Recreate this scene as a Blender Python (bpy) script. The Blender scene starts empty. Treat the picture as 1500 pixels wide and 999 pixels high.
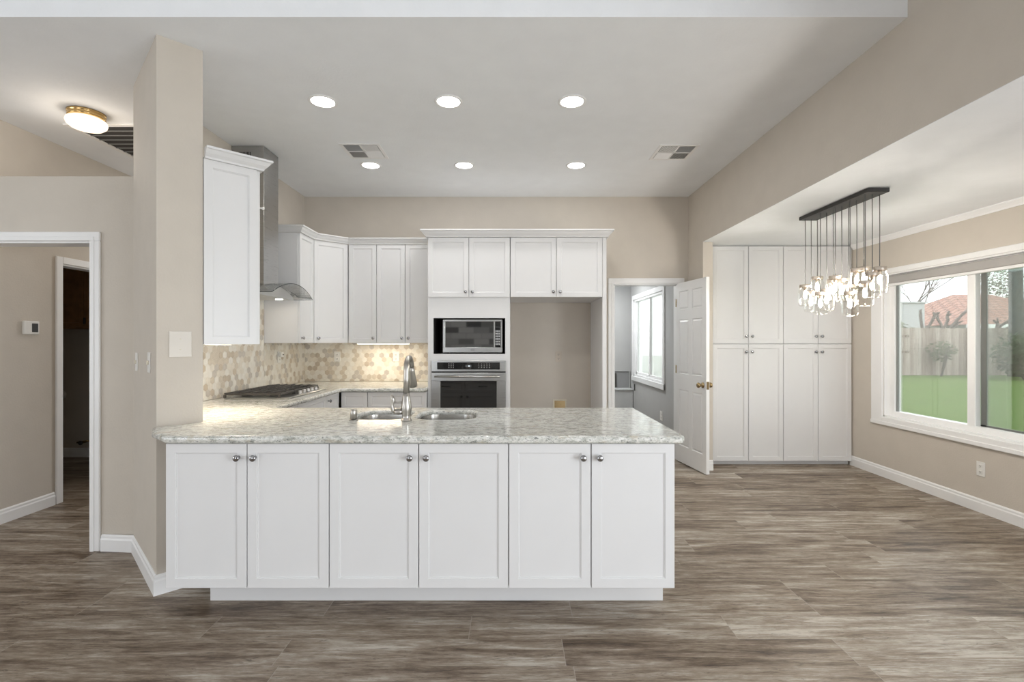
import bpy, bmesh, math, random
from mathutils import Vector, Matrix
PI = math.pi
sc = bpy.context.scene
COL = sc.collection

# ------------------------------------------------------------------ camera, world, lights, exposure
cam_d = bpy.data.cameras.new('camera'); cam_d.sensor_width = 36.0; cam_d.lens = 36.0 * 720 / 1500
cam_d.clip_start = 0.05; cam_d.clip_end = 300
cam = bpy.data.objects.new('camera', cam_d); COL.objects.link(cam)
cam.location = (0, 0, 1.38); cam.rotation_euler = (PI / 2, 0, 0)
sc.camera = cam
sc.view_settings.view_transform = 'Standard'
sc.view_settings.look = 'None'
sc.view_settings.gamma = 1.0
sc.view_settings.use_curve_mapping = False
sc.view_settings.exposure = 0.52
sc.cycles.max_bounces = 10
sc.cycles.diffuse_bounces = 6
sc.cycles.transparent_max_bounces = 24
sc.cycles.sample_clamp_indirect = 6.0
sc.cycles.caustics_reflective = False
sc.cycles.caustics_refractive = False

w = bpy.data.worlds.new('overcast_sky'); sc.world = w; w.use_nodes = True
nt = w.node_tree; nt.nodes.clear()
wo = nt.nodes.new('ShaderNodeOutputWorld'); bg = nt.nodes.new('ShaderNodeBackground')
tc = nt.nodes.new('ShaderNodeTexCoord'); nz = nt.nodes.new('ShaderNodeTexNoise')
nz.inputs['Scale'].default_value = 2.5; nz.inputs['Detail'].default_value = 5
rp = nt.nodes.new('ShaderNodeValToRGB')
rp.color_ramp.elements[0].position = .3; rp.color_ramp.elements[0].color = (.86, .91, .97, 1)
rp.color_ramp.elements[1].position = .7; rp.color_ramp.elements[1].color = (1, 1, 1, 1)
nt.links.new(tc.outputs['Generated'], nz.inputs['Vector']); nt.links.new(nz.outputs['Fac'], rp.inputs['Fac'])
nt.links.new(rp.outputs['Color'], bg.inputs['Color']); bg.inputs['Strength'].default_value = 2.5
nt.links.new(bg.outputs[0], wo.inputs[0])

def area_light(name, loc, rot, sx, sy, power, color=(1, 1, 1), shape='RECTANGLE', portal=False, spread=PI):
    l = bpy.data.lights.new(name, 'AREA'); l.shape = shape; l.size = sx; l.size_y = sy
    l.energy = power; l.color = color; l.spread = spread
    if portal: l.cycles.is_portal = True
    o = bpy.data.objects.new(name, l); COL.objects.link(o); o.location = loc; o.rotation_euler = rot
    return o
# daylight through the living room's rear glass doors (behind the camera) and the dining nook window, plus added fill panels
area_light('rear_window_portal', (-3.6, -3.98, 1.22), (PI / 2, 0, 0), 2.8, 2.45, 1, portal=True)
area_light('rear_window_portal', (2.25, -3.98, 1.22), (PI / 2, 0, 0), 2.5, 2.45, 1, portal=True)
area_light('added_fill_right', (3.76, -1.3, 1.05), (0, PI / 2, 0), 2.0, 2.6, 125, (.88, .94, 1))  # added fill panel on the solid right wall, no door there
area_light('added_fill_left', (-7.08, -0.2, 1.3), (0, -PI / 2, 0), 1.6, 3.0, 55, (.88, .94, 1))  # added fill panel against the closed left wall, no window there
area_light('added_fill_overhead', (-1.2, -1.2, 3.38), (0, 0, 0), 2.4, 2.0, 7, (.98, .985, 1))  # added overhead fill behind the camera, no fixture modelled
area_light('nook_window_portal', (4.0, 4.09, 1.335), (0, PI / 2, 0), 1.44, 1.82, 1, portal=True)
area_light('back_window_portal', (2.2, 7.42, 1.43), (0, PI / 2, 0), 1.26, 1.6, 1, portal=True)
CAN_POWER = 2.3

area_light('added_back_room_fill', (1.2, 7.6, 2.43), (0, 0, 0), .5, .5, 20, (.97, .99, 1))  # added fill to brighten the back room, no fixture there
area_light('added_hall_fill', (-3.2, 5.4, 3.03), (0, 0, 0), .3, .3, 6, (1, .95, .88))  # unseen fill added to lift the hall, apart from the flush lamp
# ------------------------------------------------------------------ materials
def new_mat(name):
    m = bpy.data.materials.new(name); m.use_nodes = True
    t = m.node_tree; t.nodes.clear()
    return m, t
class NT:
    def __init__(s, t): s.t = t
    def n(s, typ, **kw):
        nd = s.t.nodes.new(typ)
        for k, v in kw.items():
            setattr(nd, k, v)
        return nd
    def set(s, sock, v):
        if isinstance(v, bpy.types.NodeSocket): s.t.links.new(v, sock)
        else: sock.default_value = v
    def math(s, op, a, b=0.0, c=0.0):
        nd = s.n('ShaderNodeMath', operation=op)
        s.set(nd.inputs[0], a); s.set(nd.inputs[1], b); s.set(nd.inputs[2], c)
        return nd.outputs[0]
    def comb(s, x, y, z=0.0):
        nd = s.n('ShaderNodeCombineXYZ')
        for i, v in enumerate((x, y, z)): s.set(nd.inputs[i], v)
        return nd.outputs[0]
    def noise(s, vec, scale, detail=2.0, rough=.5, dist=0.0):
        nd = s.n('ShaderNodeTexNoise'); s.set(nd.inputs['Vector'], vec)
        nd.inputs['Scale'].default_value = scale; nd.inputs['Detail'].default_value = detail
        nd.inputs['Roughness'].default_value = rough; nd.inputs['Distortion'].default_value = dist
        return nd.outputs['Fac']
    def ramp(s, fac, stops, interp='LINEAR'):
        nd = s.n('ShaderNodeValToRGB'); cr = nd.color_ramp; cr.interpolation = interp
        while len(cr.elements) < len(stops): cr.elements.new(.5)
        for e, (p, c) in zip(cr.elements, stops):
            e.position = p; e.color = (c[0], c[1], c[2], 1) if not isinstance(c, (int, float)) else (c, c, c, 1)
        s.set(nd.inputs[0], fac)
        return nd.outputs[0]
    def mix(s, fac, a, b, mode='MIX'):
        nd = s.n('ShaderNodeMix', data_type='RGBA', blend_type=mode)
        s.set(nd.inputs[0], fac)
        s.set(nd.inputs[6], a if isinstance(a, bpy.types.NodeSocket) else (*a, 1))
        s.set(nd.inputs[7], b if isinstance(b, bpy.types.NodeSocket) else (*b, 1))
        return nd.outputs[2]
    def coords(s):
        return s.n('ShaderNodeTexCoord').outputs['Object']
    def sep(s, v):
        nd = s.n('ShaderNodeSeparateXYZ'); s.set(nd.inputs[0], v); return nd.outputs
    def bump(s, h, strength, dist=.01):
        nd = s.n('ShaderNodeBump'); nd.inputs['Strength'].default_value = strength; nd.inputs['Distance'].default_value = dist
        s.set(nd.inputs['Height'], h); return nd.outputs[0]
    def principled(s, color, rough=.5, metal=0.0, normal=None, spec=.5, trans=0.0, coat=0.0):
        p = s.n('ShaderNodeBsdfPrincipled'); o = s.n('ShaderNodeOutputMaterial')
        s.set(p.inputs['Base Color'], color if isinstance(color, bpy.types.NodeSocket) else (*color, 1))
        s.set(p.inputs['Roughness'], rough); s.set(p.inputs['Metallic'], metal)
        p.inputs['Specular IOR Level'].default_value = spec
        p.inputs['Coat Weight'].default_value = coat
        if normal is not None: s.set(p.inputs['Normal'], normal)
        s.t.links.new(p.outputs[0], o.inputs[0])
        return p
def plain(name, c, rough=.5, metal=0.0, var=.04, scale=6.0, bump=0.0, bscale=150.0, spec=.5, coat=0.0):
    m, t = new_mat(name); k = NT(t); v = k.coords()
    f = k.noise(v, scale, 3)
    lo = tuple(x * (1 - var) for x in c); hi = tuple(min(1, x * (1 + var)) for x in c)
    colr = k.ramp(f, [(.3, lo), (.7, hi)])
    nrm = k.bump(k.noise(v, bscale, 3), bump, .004) if bump else None
    k.principled(colr, rough, metal, nrm, spec, coat=coat)
    return m
def emit(name, c, strength):
    m, t = new_mat(name); k = NT(t)
    e = k.n('ShaderNodeEmission'); e.inputs[0].default_value = (*c, 1); e.inputs[1].default_value = strength
    o = k.n('ShaderNodeOutputMaterial'); t.links.new(e.outputs[0], o.inputs[0])
    return m
def clear_glass(name, tint=(1, 1, 1), refl=1.0, ior=1.45, rough=0.0, base=.0):
    m, t = new_mat(name); k = NT(t)
    tr = k.n('ShaderNodeBsdfTransparent'); tr.inputs[0].default_value = (*tint, 1)
    gl = k.n('ShaderNodeBsdfGlossy'); gl.inputs['Roughness'].default_value = rough; gl.inputs[0].default_value = (1, 1, 1, 1)
    fr = k.n('ShaderNodeFresnel'); fr.inputs[0].default_value = ior
    f = k.math('ADD', k.math('MULTIPLY', fr.outputs[0], refl), base)
    mx = k.n('ShaderNodeMixShader'); t.links.new(f, mx.inputs[0]); t.links.new(tr.outputs[0], mx.inputs[1]); t.links.new(gl.outputs[0], mx.inputs[2])
    o = k.n('ShaderNodeOutputMaterial'); t.links.new(mx.outputs[0], o.inputs[0])
    return m

M = {}
M['wall'] = plain('beige_wall_paint', (.60, .55, .485), .75, var=.02, bump=.25, bscale=90)
M['ceil'] = plain('white_ceiling_paint', (.87, .893, .92), .85, var=.015, bump=.3, bscale=70)
M['trim'] = plain('white_trim_paint', (.86, .86, .86), .35, var=.01)
M['cab'] = plain('white_cabinet_lacquer', (.745, .745, .75), .38, var=.008)
M['grey_wall'] = plain('grey_wall_paint', (.47, .47, .465), .8, var=.02, bump=.2, bscale=90)
M['nickel'] = plain('brushed_nickel', (.44, .42, .39), .28, 1, var=.06)
M['chrome'] = plain('chrome_knob', (.36, .36, .37), .12, 1, var=.05)
M['black'] = plain('black_enamel', (.012, .012, .012), .35)
M['iron'] = plain('cast_iron', (.05, .046, .043), .42, bump=.1, bscale=300)
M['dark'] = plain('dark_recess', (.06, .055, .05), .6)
M['bronze'] = plain('dark_bronze', (.045, .043, .042), .45, .3)
M['cord'] = plain('grey_cord', (.14, .14, .14), .5)
M['plate'] = plain('white_plastic', (.80, .79, .76), .4, var=.01)
M['ivory'] = plain('ivory_plastic', (.72, .67, .55), .45, var=.01)
M['brass'] = plain('polished_brass', (.62, .42, .18), .2, 1)
M['dbrass'] = plain('antique_brass', (.38, .28, .15), .25, 1)
M['lid'] = plain('zinc_jar_lid', (.50, .44, .38), .4, .9)
M['wood'] = plain('oak_cabinet_wood', (.30, .15, .065), .45, var=.25, scale=9)
M['bglass'] = plain('black_oven_glass', (.012, .012, .012), .04, var=.02, spec=.9)
M['mwglass'] = plain('mirrored_microwave_glass', (.25, .25, .25), .03, 1.0, var=.02)
M['screen_grey'] = plain('grey_shade_fabric', (.40, .385, .37), .8)
M['steel_in'] = plain('sink_steel', (.55, .54, .52), .22, 1)
M['stone'] = None
def steel():
    m, t = new_mat('brushed_stainless'); k = NT(t); v = k.coords(); x, y, z = k.sep(v)[:3]
    f = k.noise(k.comb(k.math('MULTIPLY', x, 4.0), k.math('MULTIPLY', y, 4.0), k.math('MULTIPLY', z, 400.0)), 1.0, 3)
    k.principled(k.ramp(f, [(.3, (.43, .43, .425)), (.7, (.47, .47, .465))]), k.ramp(f, [(.3, .27), (.7, .31)]), 1.0)
    return m
M['steel'] = steel()
def floor_mat():
    m, t = new_mat('weathered_wood_planks'); k = NT(t); v = k.coords(); x, y, z = k.sep(v)[:3]
    W, L = .19, 1.25
    yy = k.math('DIVIDE', k.math('ADD', y, 20 * W - .185), W)
    row = k.math('FLOOR', yy); fv = k.math('FRACT', yy)
    wn = k.n('ShaderNodeTexWhiteNoise', noise_dimensions='1D'); k.set(wn.inputs['W'], row)
    xx = k.math('DIVIDE', k.math('ADD', x, k.math('MULTIPLY', wn.outputs['Value'], 7.3)), L)
    colm = k.math('FLOOR', xx); fu = k.math('FRACT', xx)
    w2 = k.n('ShaderNodeTexWhiteNoise', noise_dimensions='2D'); k.set(w2.inputs['Vector'], k.comb(row, colm))
    rid = w2.outputs['Value']
    off = k.math('MULTIPLY', rid, 50.0)
    g1 = k.noise(k.comb(k.math('ADD', k.math('MULTIPLY', x, 2.2), off), k.math('ADD', k.math('MULTIPLY', y, 26.0), off), off), 1.0, 8, .66, .6)
    g2 = k.noise(k.comb(k.math('ADD', k.math('MULTIPLY', x, 9.0), off), k.math('MULTIPLY', y, 170.0), off), 1.0, 5, .7)
    g3 = k.noise(k.comb(k.math('ADD', k.math('MULTIPLY', x, 1.3), off), k.math('ADD', k.math('MULTIPLY', y, 6.0), off), rid), 1.6, 5, .65, .6)
    g4 = k.noise(k.comb(k.math('ADD', k.math('MULTIPLY', x, 4.0), off), k.math('ADD', k.math('MULTIPLY', y, 26.0), off), off), 1.5, 8, .75, 1.8)
    g5 = k.noise(k.comb(k.math('ADD', k.math('MULTIPLY', x, 16.0), off), k.math('ADD', k.math('MULTIPLY', y, 75.0), off), off), 1.0, 9, .8, .4)
    s = k.math('ADD', k.math('MULTIPLY', g1, .36), k.math('ADD', k.math('MULTIPLY', g2, .16), k.math('ADD', k.math('MULTIPLY', g3, .27), k.math('MULTIPLY', g5, .21))))
    s = k.math('ADD', s, k.math('MULTIPLY', k.math('SUBTRACT', rid, .5), .07))
    c = k.ramp(s, [(.38, (.040, .026, .016)), (.445, (.145, .103, .071)), (.493, (.245, .192, .142)), (.535, (.335, .28, .222)), (.60, (.54, .495, .43))])
    dk = k.ramp(g4, [(.565, 0.0), (.67, 1.0)])
    c = k.mix(k.math('MULTIPLY', dk, .75), c, (.055, .038, .026))
    e1 = k.math('LESS_THAN', k.math('MINIMUM', fv, k.math('SUBTRACT', 1.0, fv)), .008)
    e2 = k.math('LESS_THAN', k.math('MINIMUM', fu, k.math('SUBTRACT', 1.0, fu)), .0014)
    c = k.mix(k.math('MULTIPLY', e1, .22), c, (.06, .045, .035))
    c = k.mix(k.math('MULTIPLY', e2, .55), c, (.42, .38, .33))
    k.principled(c, k.ramp(g2, [(.3, .36), (.7, .5)]), 0, k.bump(g2, .08, .003), .4)
    return m
M['floor'] = floor_mat()
def granite():
    m, t = new_mat('speckled_granite'); k = NT(t); v = k.coords(); x, y, z = k.sep(v)[:3]
    st = k.comb(k.math('MULTIPLY', x, .55), y, z)
    c = k.ramp(k.noise(st, 38, 7, .75, .5), [(.37, (.36, .37, .33)), (.46, (.60, .61, .57)), (.55, (.78, .78, .74)), (.66, (.85, .85, .82))])
    be = k.ramp(k.noise(st, 24, 5, .65, .5), [(.55, 0.0), (.66, .55)])
    c = k.mix(be, c, (.54, .48, .37))
    d1 = k.ramp(k.noise(st, 85, 6, .8, .6), [(.555, 0.0), (.61, 1.0)])
    c = k.mix(k.math('MULTIPLY', d1, .85), c, (.085, .09, .085))
    d2 = k.ramp(k.noise(st, 190, 3, .6), [(.58, 0.0), (.65, 1.0)])
    c = k.mix(k.math('MULTIPLY', d2, .55), c, (.17, .17, .16))
    k.principled(c, .12, 0, None, .5)
    return m
M['granite'] = granite()
def stone():
    m, t = new_mat('stacked_grey_stone'); k = NT(t); v = k.coords(); x, y, z = k.sep(v)[:3]
    b = k.n('ShaderNodeTexBrick'); k.set(b.inputs['Vector'], k.comb(x, z, 0.0))
    b.inputs['Color1'].default_value = (.05, .05, .05, 1); b.inputs['Color2'].default_value = (.55, .54, .52, 1); b.inputs['Mortar'].default_value = (.3, .3, .29, 1)
    b.inputs['Scale'].default_value = 1.0; b.inputs['Brick Width'].default_value = .42; b.inputs['Row Height'].default_value = .16; b.inputs['Mortar Size'].default_value = .006
    k.principled(b.outputs['Color'], .8)
    return m
M['stone'] = stone()
TILE = [plain('hex_tile_white', (.80, .77, .70), .25, var=.06, scale=30), plain('hex_tile_cream', (.74, .69, .60), .25, var=.07, scale=30),
        plain('hex_tile_sand', (.62, .555, .46), .25, var=.08, scale=30), plain('hex_tile_tan', (.54, .465, .375), .25, var=.08, scale=30),
        plain('hex_tile_grey', (.55, .51, .46), .25, var=.08, scale=30), plain('tile_grout', (.70, .66, .58), .8)]
M['jar'] = clear_glass('jar_glass', (.94, .94, .93), .2, 1.45, .0, .0)
M['hoodglass'] = clear_glass('hood_glass', (.95, .96, .96), .7)
M['hoodedge'] = plain('hood_glass_edge', (.04, .05, .05), .2)
M['pane'] = clear_glass('window_glass', (.97, .985, .98), .6)
M['screen'] = clear_glass('insect_screen', (.86, .90, .88), .08, 1.4, .2)
M['bulb'] = emit('bulb_filament_glow', (1, .92, .82), 175)
M['canlens'] = emit('can_light_lens', (1, .97, .92), 14)
M['globe'] = emit('opal_globe_glow', (1, .82, .62), 1.25)
M['strip'] = emit('under_cabinet_strip_glow', (1, .86, .64), 5)
M['led'] = emit('oven_display_glow', (.8, .9, 1), 1.0)
def shade_m():
    m, t = new_mat('sheer_white_shade'); k = NT(t)
    a = k.n('ShaderNodeBsdfTranslucent'); a.inputs[0].default_value = (.92, .93, .93, 1)
    b = k.n('ShaderNodeBsdfTransparent'); mx = k.n('ShaderNodeMixShader'); mx.inputs[0].default_value = .42
    t.links.new(a.outputs[0], mx.inputs[1]); t.links.new(b.outputs[0], mx.inputs[2])
    o = k.n('ShaderNodeOutputMaterial'); t.links.new(mx.outputs[0], o.inputs[0])
    return m
M['sheer'] = shade_m()
def grass():
    m, t = new_mat('lawn_grass'); k = NT(t); v = k.coords()
    a = k.noise(v, .8, 4, .6); b = k.noise(v, 22, 4, .7)
    c = k.ramp(a, [(.3, (.066, .125, .022)), (.7, (.105, .17, .04))])
    c = k.mix(.5, c, k.ramp(b, [(.3, (.04, .085, .014)), (.7, (.15, .21, .06))]))
    k.principled(c, 1, 0, k.bump(b, .5, .05), .05); return m
M['grass'] = grass()
def boards():
    m, t = new_mat('weathered_fence_boards'); k = NT(t); v = k.coords(); x, y, z = k.sep(v)[:3]
    bx = k.math('FLOOR', k.math('DIVIDE', x, .145))
    wn = k.n('ShaderNodeTexWhiteNoise', noise_dimensions='1D'); k.set(wn.inputs['W'], bx)
    g = k.noise(k.comb(k.math('MULTIPLY', x, 25.0), bx, k.math('MULTIPLY', z, 2.0)), 1.0, 5, .6)
    s = k.math('ADD', k.math('MULTIPLY', g, .6), k.math('MULTIPLY', wn.outputs['Value'], .4))
    k.principled(k.ramp(s, [(.25, (.22, .175, .14)), (.5, (.34, .285, .24)), (.75, (.45, .41, .365))]), .95, spec=.05); return m
M['boards'] = boards()
def rooftile():
    m, t = new_mat('pink_clay_roof_tiles'); k = NT(t); v = k.coords()
    b = k.n('ShaderNodeTexBrick'); x, y, z = k.sep(v)[:3]; k.set(b.inputs['Vector'], k.comb(x, k.math('MULTIPLY', y, 1.0), 0.0))
    b.inputs['Color1'].default_value = (.36, .20, .155, 1); b.inputs['Color2'].default_value = (.44, .27, .22, 1); b.inputs['Mortar'].default_value = (.20, .12, .10, 1)
    b.inputs['Scale'].default_value = 1; b.inputs['Brick Width'].default_value = .45; b.inputs['Row Height'].default_value = .40; b.inputs['Mortar Size'].default_value = .06
    k.principled(b.outputs['Color'], .95, spec=.05); return m
M['roof'] = rooftile()
M['stucco'] = plain('white_stucco', (.42, .43, .44), .9, bump=.2)
M['bark'] = plain('grey_bark', (.11, .095, .08), .9, var=.3, scale=12, bump=.5, bscale=20)
M['bluebark'] = plain('smooth_grey_trunk', (.13, .135, .135), .9, var=.3, scale=8)
M['leaf_dark'] = plain('dark_green_leaves', (.03, .06, .02), .7, var=.4, scale=10)
M['leaf_mid'] = plain('olive_leaves', (.10, .12, .045), .7, var=.4, scale=10)
M['leaf_pale'] = plain('pale_green_leaves', (.085, .105, .05), .7, var=.35, scale=10)

# ------------------------------------------------------------------ mesh helpers
class MB:
    def __init__(s): s.bm = bmesh.new(); s.mi = 0
    def _done(s):
        for f in s.bm.faces:
            if not f.tag: f.material_index = s.mi; f.tag = True
    def box(s, x0, x1, y0, y1, z0, z1, bev=0.0, m=None, seg=1):
        r = bmesh.ops.create_cube(s.bm, size=1.0)['verts']
        for v in r:
            p = Vector(((x0 + x1) / 2 + v.co.x * (x1 - x0), (y0 + y1) / 2 + v.co.y * (y1 - y0), (z0 + z1) / 2 + v.co.z * (z1 - z0)))
            v.co = m @ p if m else p
        if bev:
            es = {e for v in r for e in v.link_edges}
            bmesh.ops.bevel(s.bm, geom=list(es), offset=bev, segments=seg, affect='EDGES', profile=.5, clamp_overlap=True)
        s._done(); return s
    def face(s, pts, smooth=False):
        vs = [s.bm.verts.new(p) for p in pts]; f = s.bm.faces.new(vs); f.smooth = smooth; s._done(); return s
    def prism(s, poly, z0, z1, m=None):
        m = m or Matrix()
        a = [s.bm.verts.new(m @ Vector((p[0], p[1], z0))) for p in poly]; b = [s.bm.verts.new(m @ Vector((p[0], p[1], z1))) for p in poly]
        n = len(poly)
        s.bm.faces.new(a[::-1]); s.bm.faces.new(b)
        for i in range(n): s.bm.faces.new((a[i], a[(i + 1) % n], b[(i + 1) % n], b[i]))
        s._done(); return s
    def lathe(s, prof, m=None, seg=24, smooth=True):
        m = m or Matrix(); rings = []
        for (r, z) in prof:
            if r < 1e-6: rings.append([s.bm.verts.new(m @ Vector((0, 0, z)))])
            else: rings.append([s.bm.verts.new(m @ Vector((r * math.cos(2 * PI * i / seg), r * math.sin(2 * PI * i / seg), z))) for i in range(seg)])
        for a, b in zip(rings, rings[1:]):
            for i in range(seg):
                j = (i + 1) % seg
                if len(a) == 1 and len(b) == 1: continue
                if len(a) == 1: f = s.bm.faces.new((a[0], b[j], b[i]))
                elif len(b) == 1: f = s.bm.faces.new((a[i], a[j], b[0]))
                else: f = s.bm.faces.new((a[i], a[j], b[j], b[i]))
                f.smooth = smooth
        s._done(); return s
    def tube(s, pts, r, seg=10, cap=True, smooth=True):
        pts = [Vector(p) for p in pts]; n = len(pts)
        rs = r if isinstance(r, (list, tuple)) else [r] * n
        rings = []; up = None
        for i, p in enumerate(pts):
            d = (pts[min(i + 1, n - 1)] - pts[max(i - 1, 0)]).normalized()
            if up is None: up = d.orthogonal().normalized()
            else:
                up = up - d * up.dot(d)
                up = up.normalized() if up.length > 1e-6 else d.orthogonal().normalized()
            w_ = d.cross(up)
            rings.append([s.bm.verts.new(p + (up * math.cos(2 * PI * k / seg) + w_ * math.sin(2 * PI * k / seg)) * rs[i]) for k in range(seg)])
        for a, b in zip(rings, rings[1:]):
            for k in range(seg):
                f = s.bm.faces.new((a[k], a[(k + 1) % seg], b[(k + 1) % seg], b[k])); f.smooth = smooth
        if cap: s.bm.faces.new(rings[0][::-1]); s.bm.faces.new(rings[-1])
        s._done(); return s
    def mesh(s, name, mats, recalc=True):
        if recalc: bmesh.ops.recalc_face_normals(s.bm, faces=s.bm.faces[:])
        me = bpy.data.meshes.new(name); s.bm.to_mesh(me); s.bm.free()
        for m_ in (mats if isinstance(mats, (list, tuple)) else [mats]): me.materials.append(m_)
        return me
    def build(s, name, mats, parent=None, loc=(0, 0, 0), rz=0.0, recalc=True):
        return link(name, s.mesh(name, mats, recalc), parent, loc, rz)
def link(name, me, parent=None, loc=(0, 0, 0), rz=0.0):
    o = bpy.data.objects.new(name, me); COL.objects.link(o)
    if parent: o.parent = parent
    o.location = loc; o.rotation_euler = (0, 0, rz)
    return o
def thing(name, label, cat, loc=(0, 0, 0), rz=0.0, group=None):
    o = bpy.data.objects.new(name, None); COL.objects.link(o); o.empty_display_size = .1
    o.location = loc; o.rotation_euler = (0, 0, rz)
    return tag(o, label, cat, group)
def tag(o, label, cat, group=None):
    o['label'] = label; o['category'] = cat
    if group: o['group'] = group
    return o
def struct(name, mb, mats, label=None):
    o = mb.build(name, mats); o['kind'] = 'structure'
    if label: o['label'] = label
    return o
def copy_tree(o, parent=None):
    c = o.copy(); COL.objects.link(c)
    if parent: c.parent = parent
    for ch in list(o.children): copy_tree(ch, c)
    return c
def T(x, y, z): return Matrix.Translation((x, y, z))
FWD = Matrix.Rotation(PI / 2, 4, 'X')      # local +Z -> -Y (things that stick out of a front facing -Y)
def sweep(mb, path, prof, right=True):
    """sweep a (out, up) profile along a 2-D path, mitred; out is to the right of travel"""
    P = [Vector((p[0], p[1])) for p in path]; n = len(P); rows = []
    for i in range(n):
        def nrm(a, b):
            d = (b - a).normalized(); return Vector((d.y, -d.x)) if right else Vector((-d.y, d.x))
        if i == 0: o = nrm(P[0], P[1])
        elif i == n - 1: o = nrm(P[-2], P[-1])
        else:
            a = nrm(P[i - 1], P[i]); b = nrm(P[i], P[i + 1]); o = (a + b); o = o / max(.2, (1 + a.dot(b)))
        z0 = path[i][2] if len(path[i]) > 2 else 0
        rows.append([mb.bm.verts.new((P[i].x + o.x * u, P[i].y + o.y * u, z0 + v)) for u, v in prof])
    k = len(prof)
    for a, b in zip(rows, rows[1:]):
        for j in range(k): mb.bm.faces.new((a[j], a[(j + 1) % k], b[(j + 1) % k], b[j]))
    mb.bm.faces.new(rows[0]); mb.bm.faces.new(rows[-1][::-1])
    mb._done()
BASE_PROF = [(0, 0), (.016, 0), (.016, .075), (.011, .085), (.011, .098), (.004, .108), (0, .108)]
CROWN_PROF = [(0, 0), (.014, 0), (.018, .010), (.034, .026), (.046, .046), (.056, .050), (.056, .062), (0, .062)]
CASE_PROF_W = .07

# ------------------------------------------------------------------ the room shell
ZC, ZN = 3.05, 2.44
XL, XH, XR, YB = -2.40, 2.04, 3.78, 5.69
struct('floor', MB().box(-7.2, 3.95, -4.1, 8.6, -.12, 0), M['floor'], 'grey brown weathered wood plank floor running left to right')
mb = MB().box(-7.2, XH, 2.534, 8.6, ZC, ZC + .9)
struct('ceiling', mb, M['ceil'], 'white kitchen ceiling with a step up over the living room')
struct('ceiling_living', MB().box(-7.2, XH, -4.1, 2.534, 3.40, 3.5), M['ceil'])
struct('ceiling_nook', MB().box(XH + .1, 3.95, -4.1, 6.2, ZN, ZN + .03), M['ceil'], 'low white ceiling over the dining nook')
struct('wall_header', MB().box(XH, XH + .105, -4.1, YB + .12, ZN, 3.5).box(XH, XH + .105, 5.25, YB, 0, ZN), M['wall'], 'beige dropped header wall between kitchen and nook')
struct('trim_header_soffit', MB().box(XH + .0005, XH + .104, -4.1, YB - .001, ZN - .002, ZN), M['ceil'])
# back wall with the doorway opening
DX0, DX1, DZ = 1.178, 1.925, 2.04
struct('wall_back', MB().box(XL - .12, DX0, YB, YB + .12, 0, ZC).box(DX1, XH + .1, YB, YB + .12, 0, ZC).box(DX0, DX1, YB, YB + .12, DZ, ZC), M['wall'])
struct('wall_left', MB().box(XL - .12, XL, 3.45, YB, 0, ZC), M['wall'])
# angled wall beside the peninsula
A, B, C_, D_ = (-1.935, 2.675), (-1.78, 2.83), (-2.48, 3.22), (-2.40, 3.45)
struct('wall_pillar', MB().prism([A, B, D_, (-2.52, 3.45), (-2.478, 3.36), C_], 0, ZC), M['wall'], 'beige angled wall end standing at the left of the peninsula')
# plant-shelf wall with hall opening
struct('wall_hall', MB().box(-2.767, -2.48, 3.24, 3.36, 0, 2.465).box(-3.70, -2.767, 3.24, 3.36, 2.037, 2.465).box(-7.2, -3.70, 3.24, 3.36, 0, 2.465), M['wall'], 'beige partial height wall with the hallway opening')
# hall side wall with doorway
HX = -3.86
struct('wall_hall_side', MB().box(HX - .12, HX, 3.36, 4.21, 0, ZC).box(HX - .12, HX, 4.21, 5.02, 2.04, ZC).box(HX - .12, HX, 5.02, 8.6, 0, ZC), M['wall'])
struct('wall_hall_end', MB().box(HX, XL - .12, 7.6, 7.72, 0, ZC), M['wall'])
struct('wall_utility', MB().box(-7.2, HX - .12, 5.86, 5.98, 0, ZC).box(-7.2, -7.1, 3.24, 5.86, 0, ZC), M['wall'])
struct('ceiling_utility', MB().box(-7.1, HX - .12, 3.36, 5.86, 2.44, 2.5), M['ceil'])
# right wall with the window opening
WY0, WY1, WZ0, WZ1 = 3.18, 5.00, .615, 2.055
struct('wall_right', MB().box(XR, XR + .17, WY1, 6.2, 0, ZN).box(XR, XR + .17, -4.1, WY0, 0, ZN).box(XR, XR + .17, WY0, WY1, 0, WZ0).box(XR, XR + .17, WY0, WY1, WZ1, ZN), M['wall'])
struct('wall_nook_back', MB().box(XH + .105, XR, 6.06, 6.2, 0, ZN), M['wall'])
# rear of the living room, behind the camera
struct('wall_rear', MB().box(-7.2, -5.0, -4.1, -4.0, 0, 3.4).box(-2.2, 1.0, -4.1, -4.0, 0, 3.4).box(3.5, 3.95, -4.1, -4.0, 0, 3.4).box(-5.0, -2.2, -4.1, -4.0, 2.45, 3.4).box(1.0, 3.5, -4.1, -4.0, 2.45, 3.4), M['wall'])
struct('wall_rear_stone', MB().box(-2.2, .1, -3.99, -3.6, 0, 3.4), M['stone'])
struct('wall_living_left', MB().box(-7.2, -7.1, -4.0, 3.24, 0, 3.4), M['wall'])
# grey back room beyond the doorway
struct('wall_back_room', MB().box(.7, XH, 8.45, 8.55, 0, 2.44).box(.7, .8, YB + .12, 8.45, 0, 2.44), M['grey_wall'], 'pale grey far wall of the room beyond the doorway')
LY0, LY1, LZ0, LZ1 = 6.62, 8.22, .80, 2.06
struct('wall_back_room_side', MB().box(XH, XH + .1, YB + .12, LY0, 0, 2.44).box(XH, XH + .1, LY1, 8.55, 0, 2.44).box(XH, XH + .1, LY0, LY1, 0, LZ0).box(XH, XH + .1, LY0, LY1, LZ1, 2.44), M['grey_wall'])
struct('ceiling_back_room', MB().box(.7, XH + .1, YB + .12, 8.55, 2.44, 2.5), M['ceil'])

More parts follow.
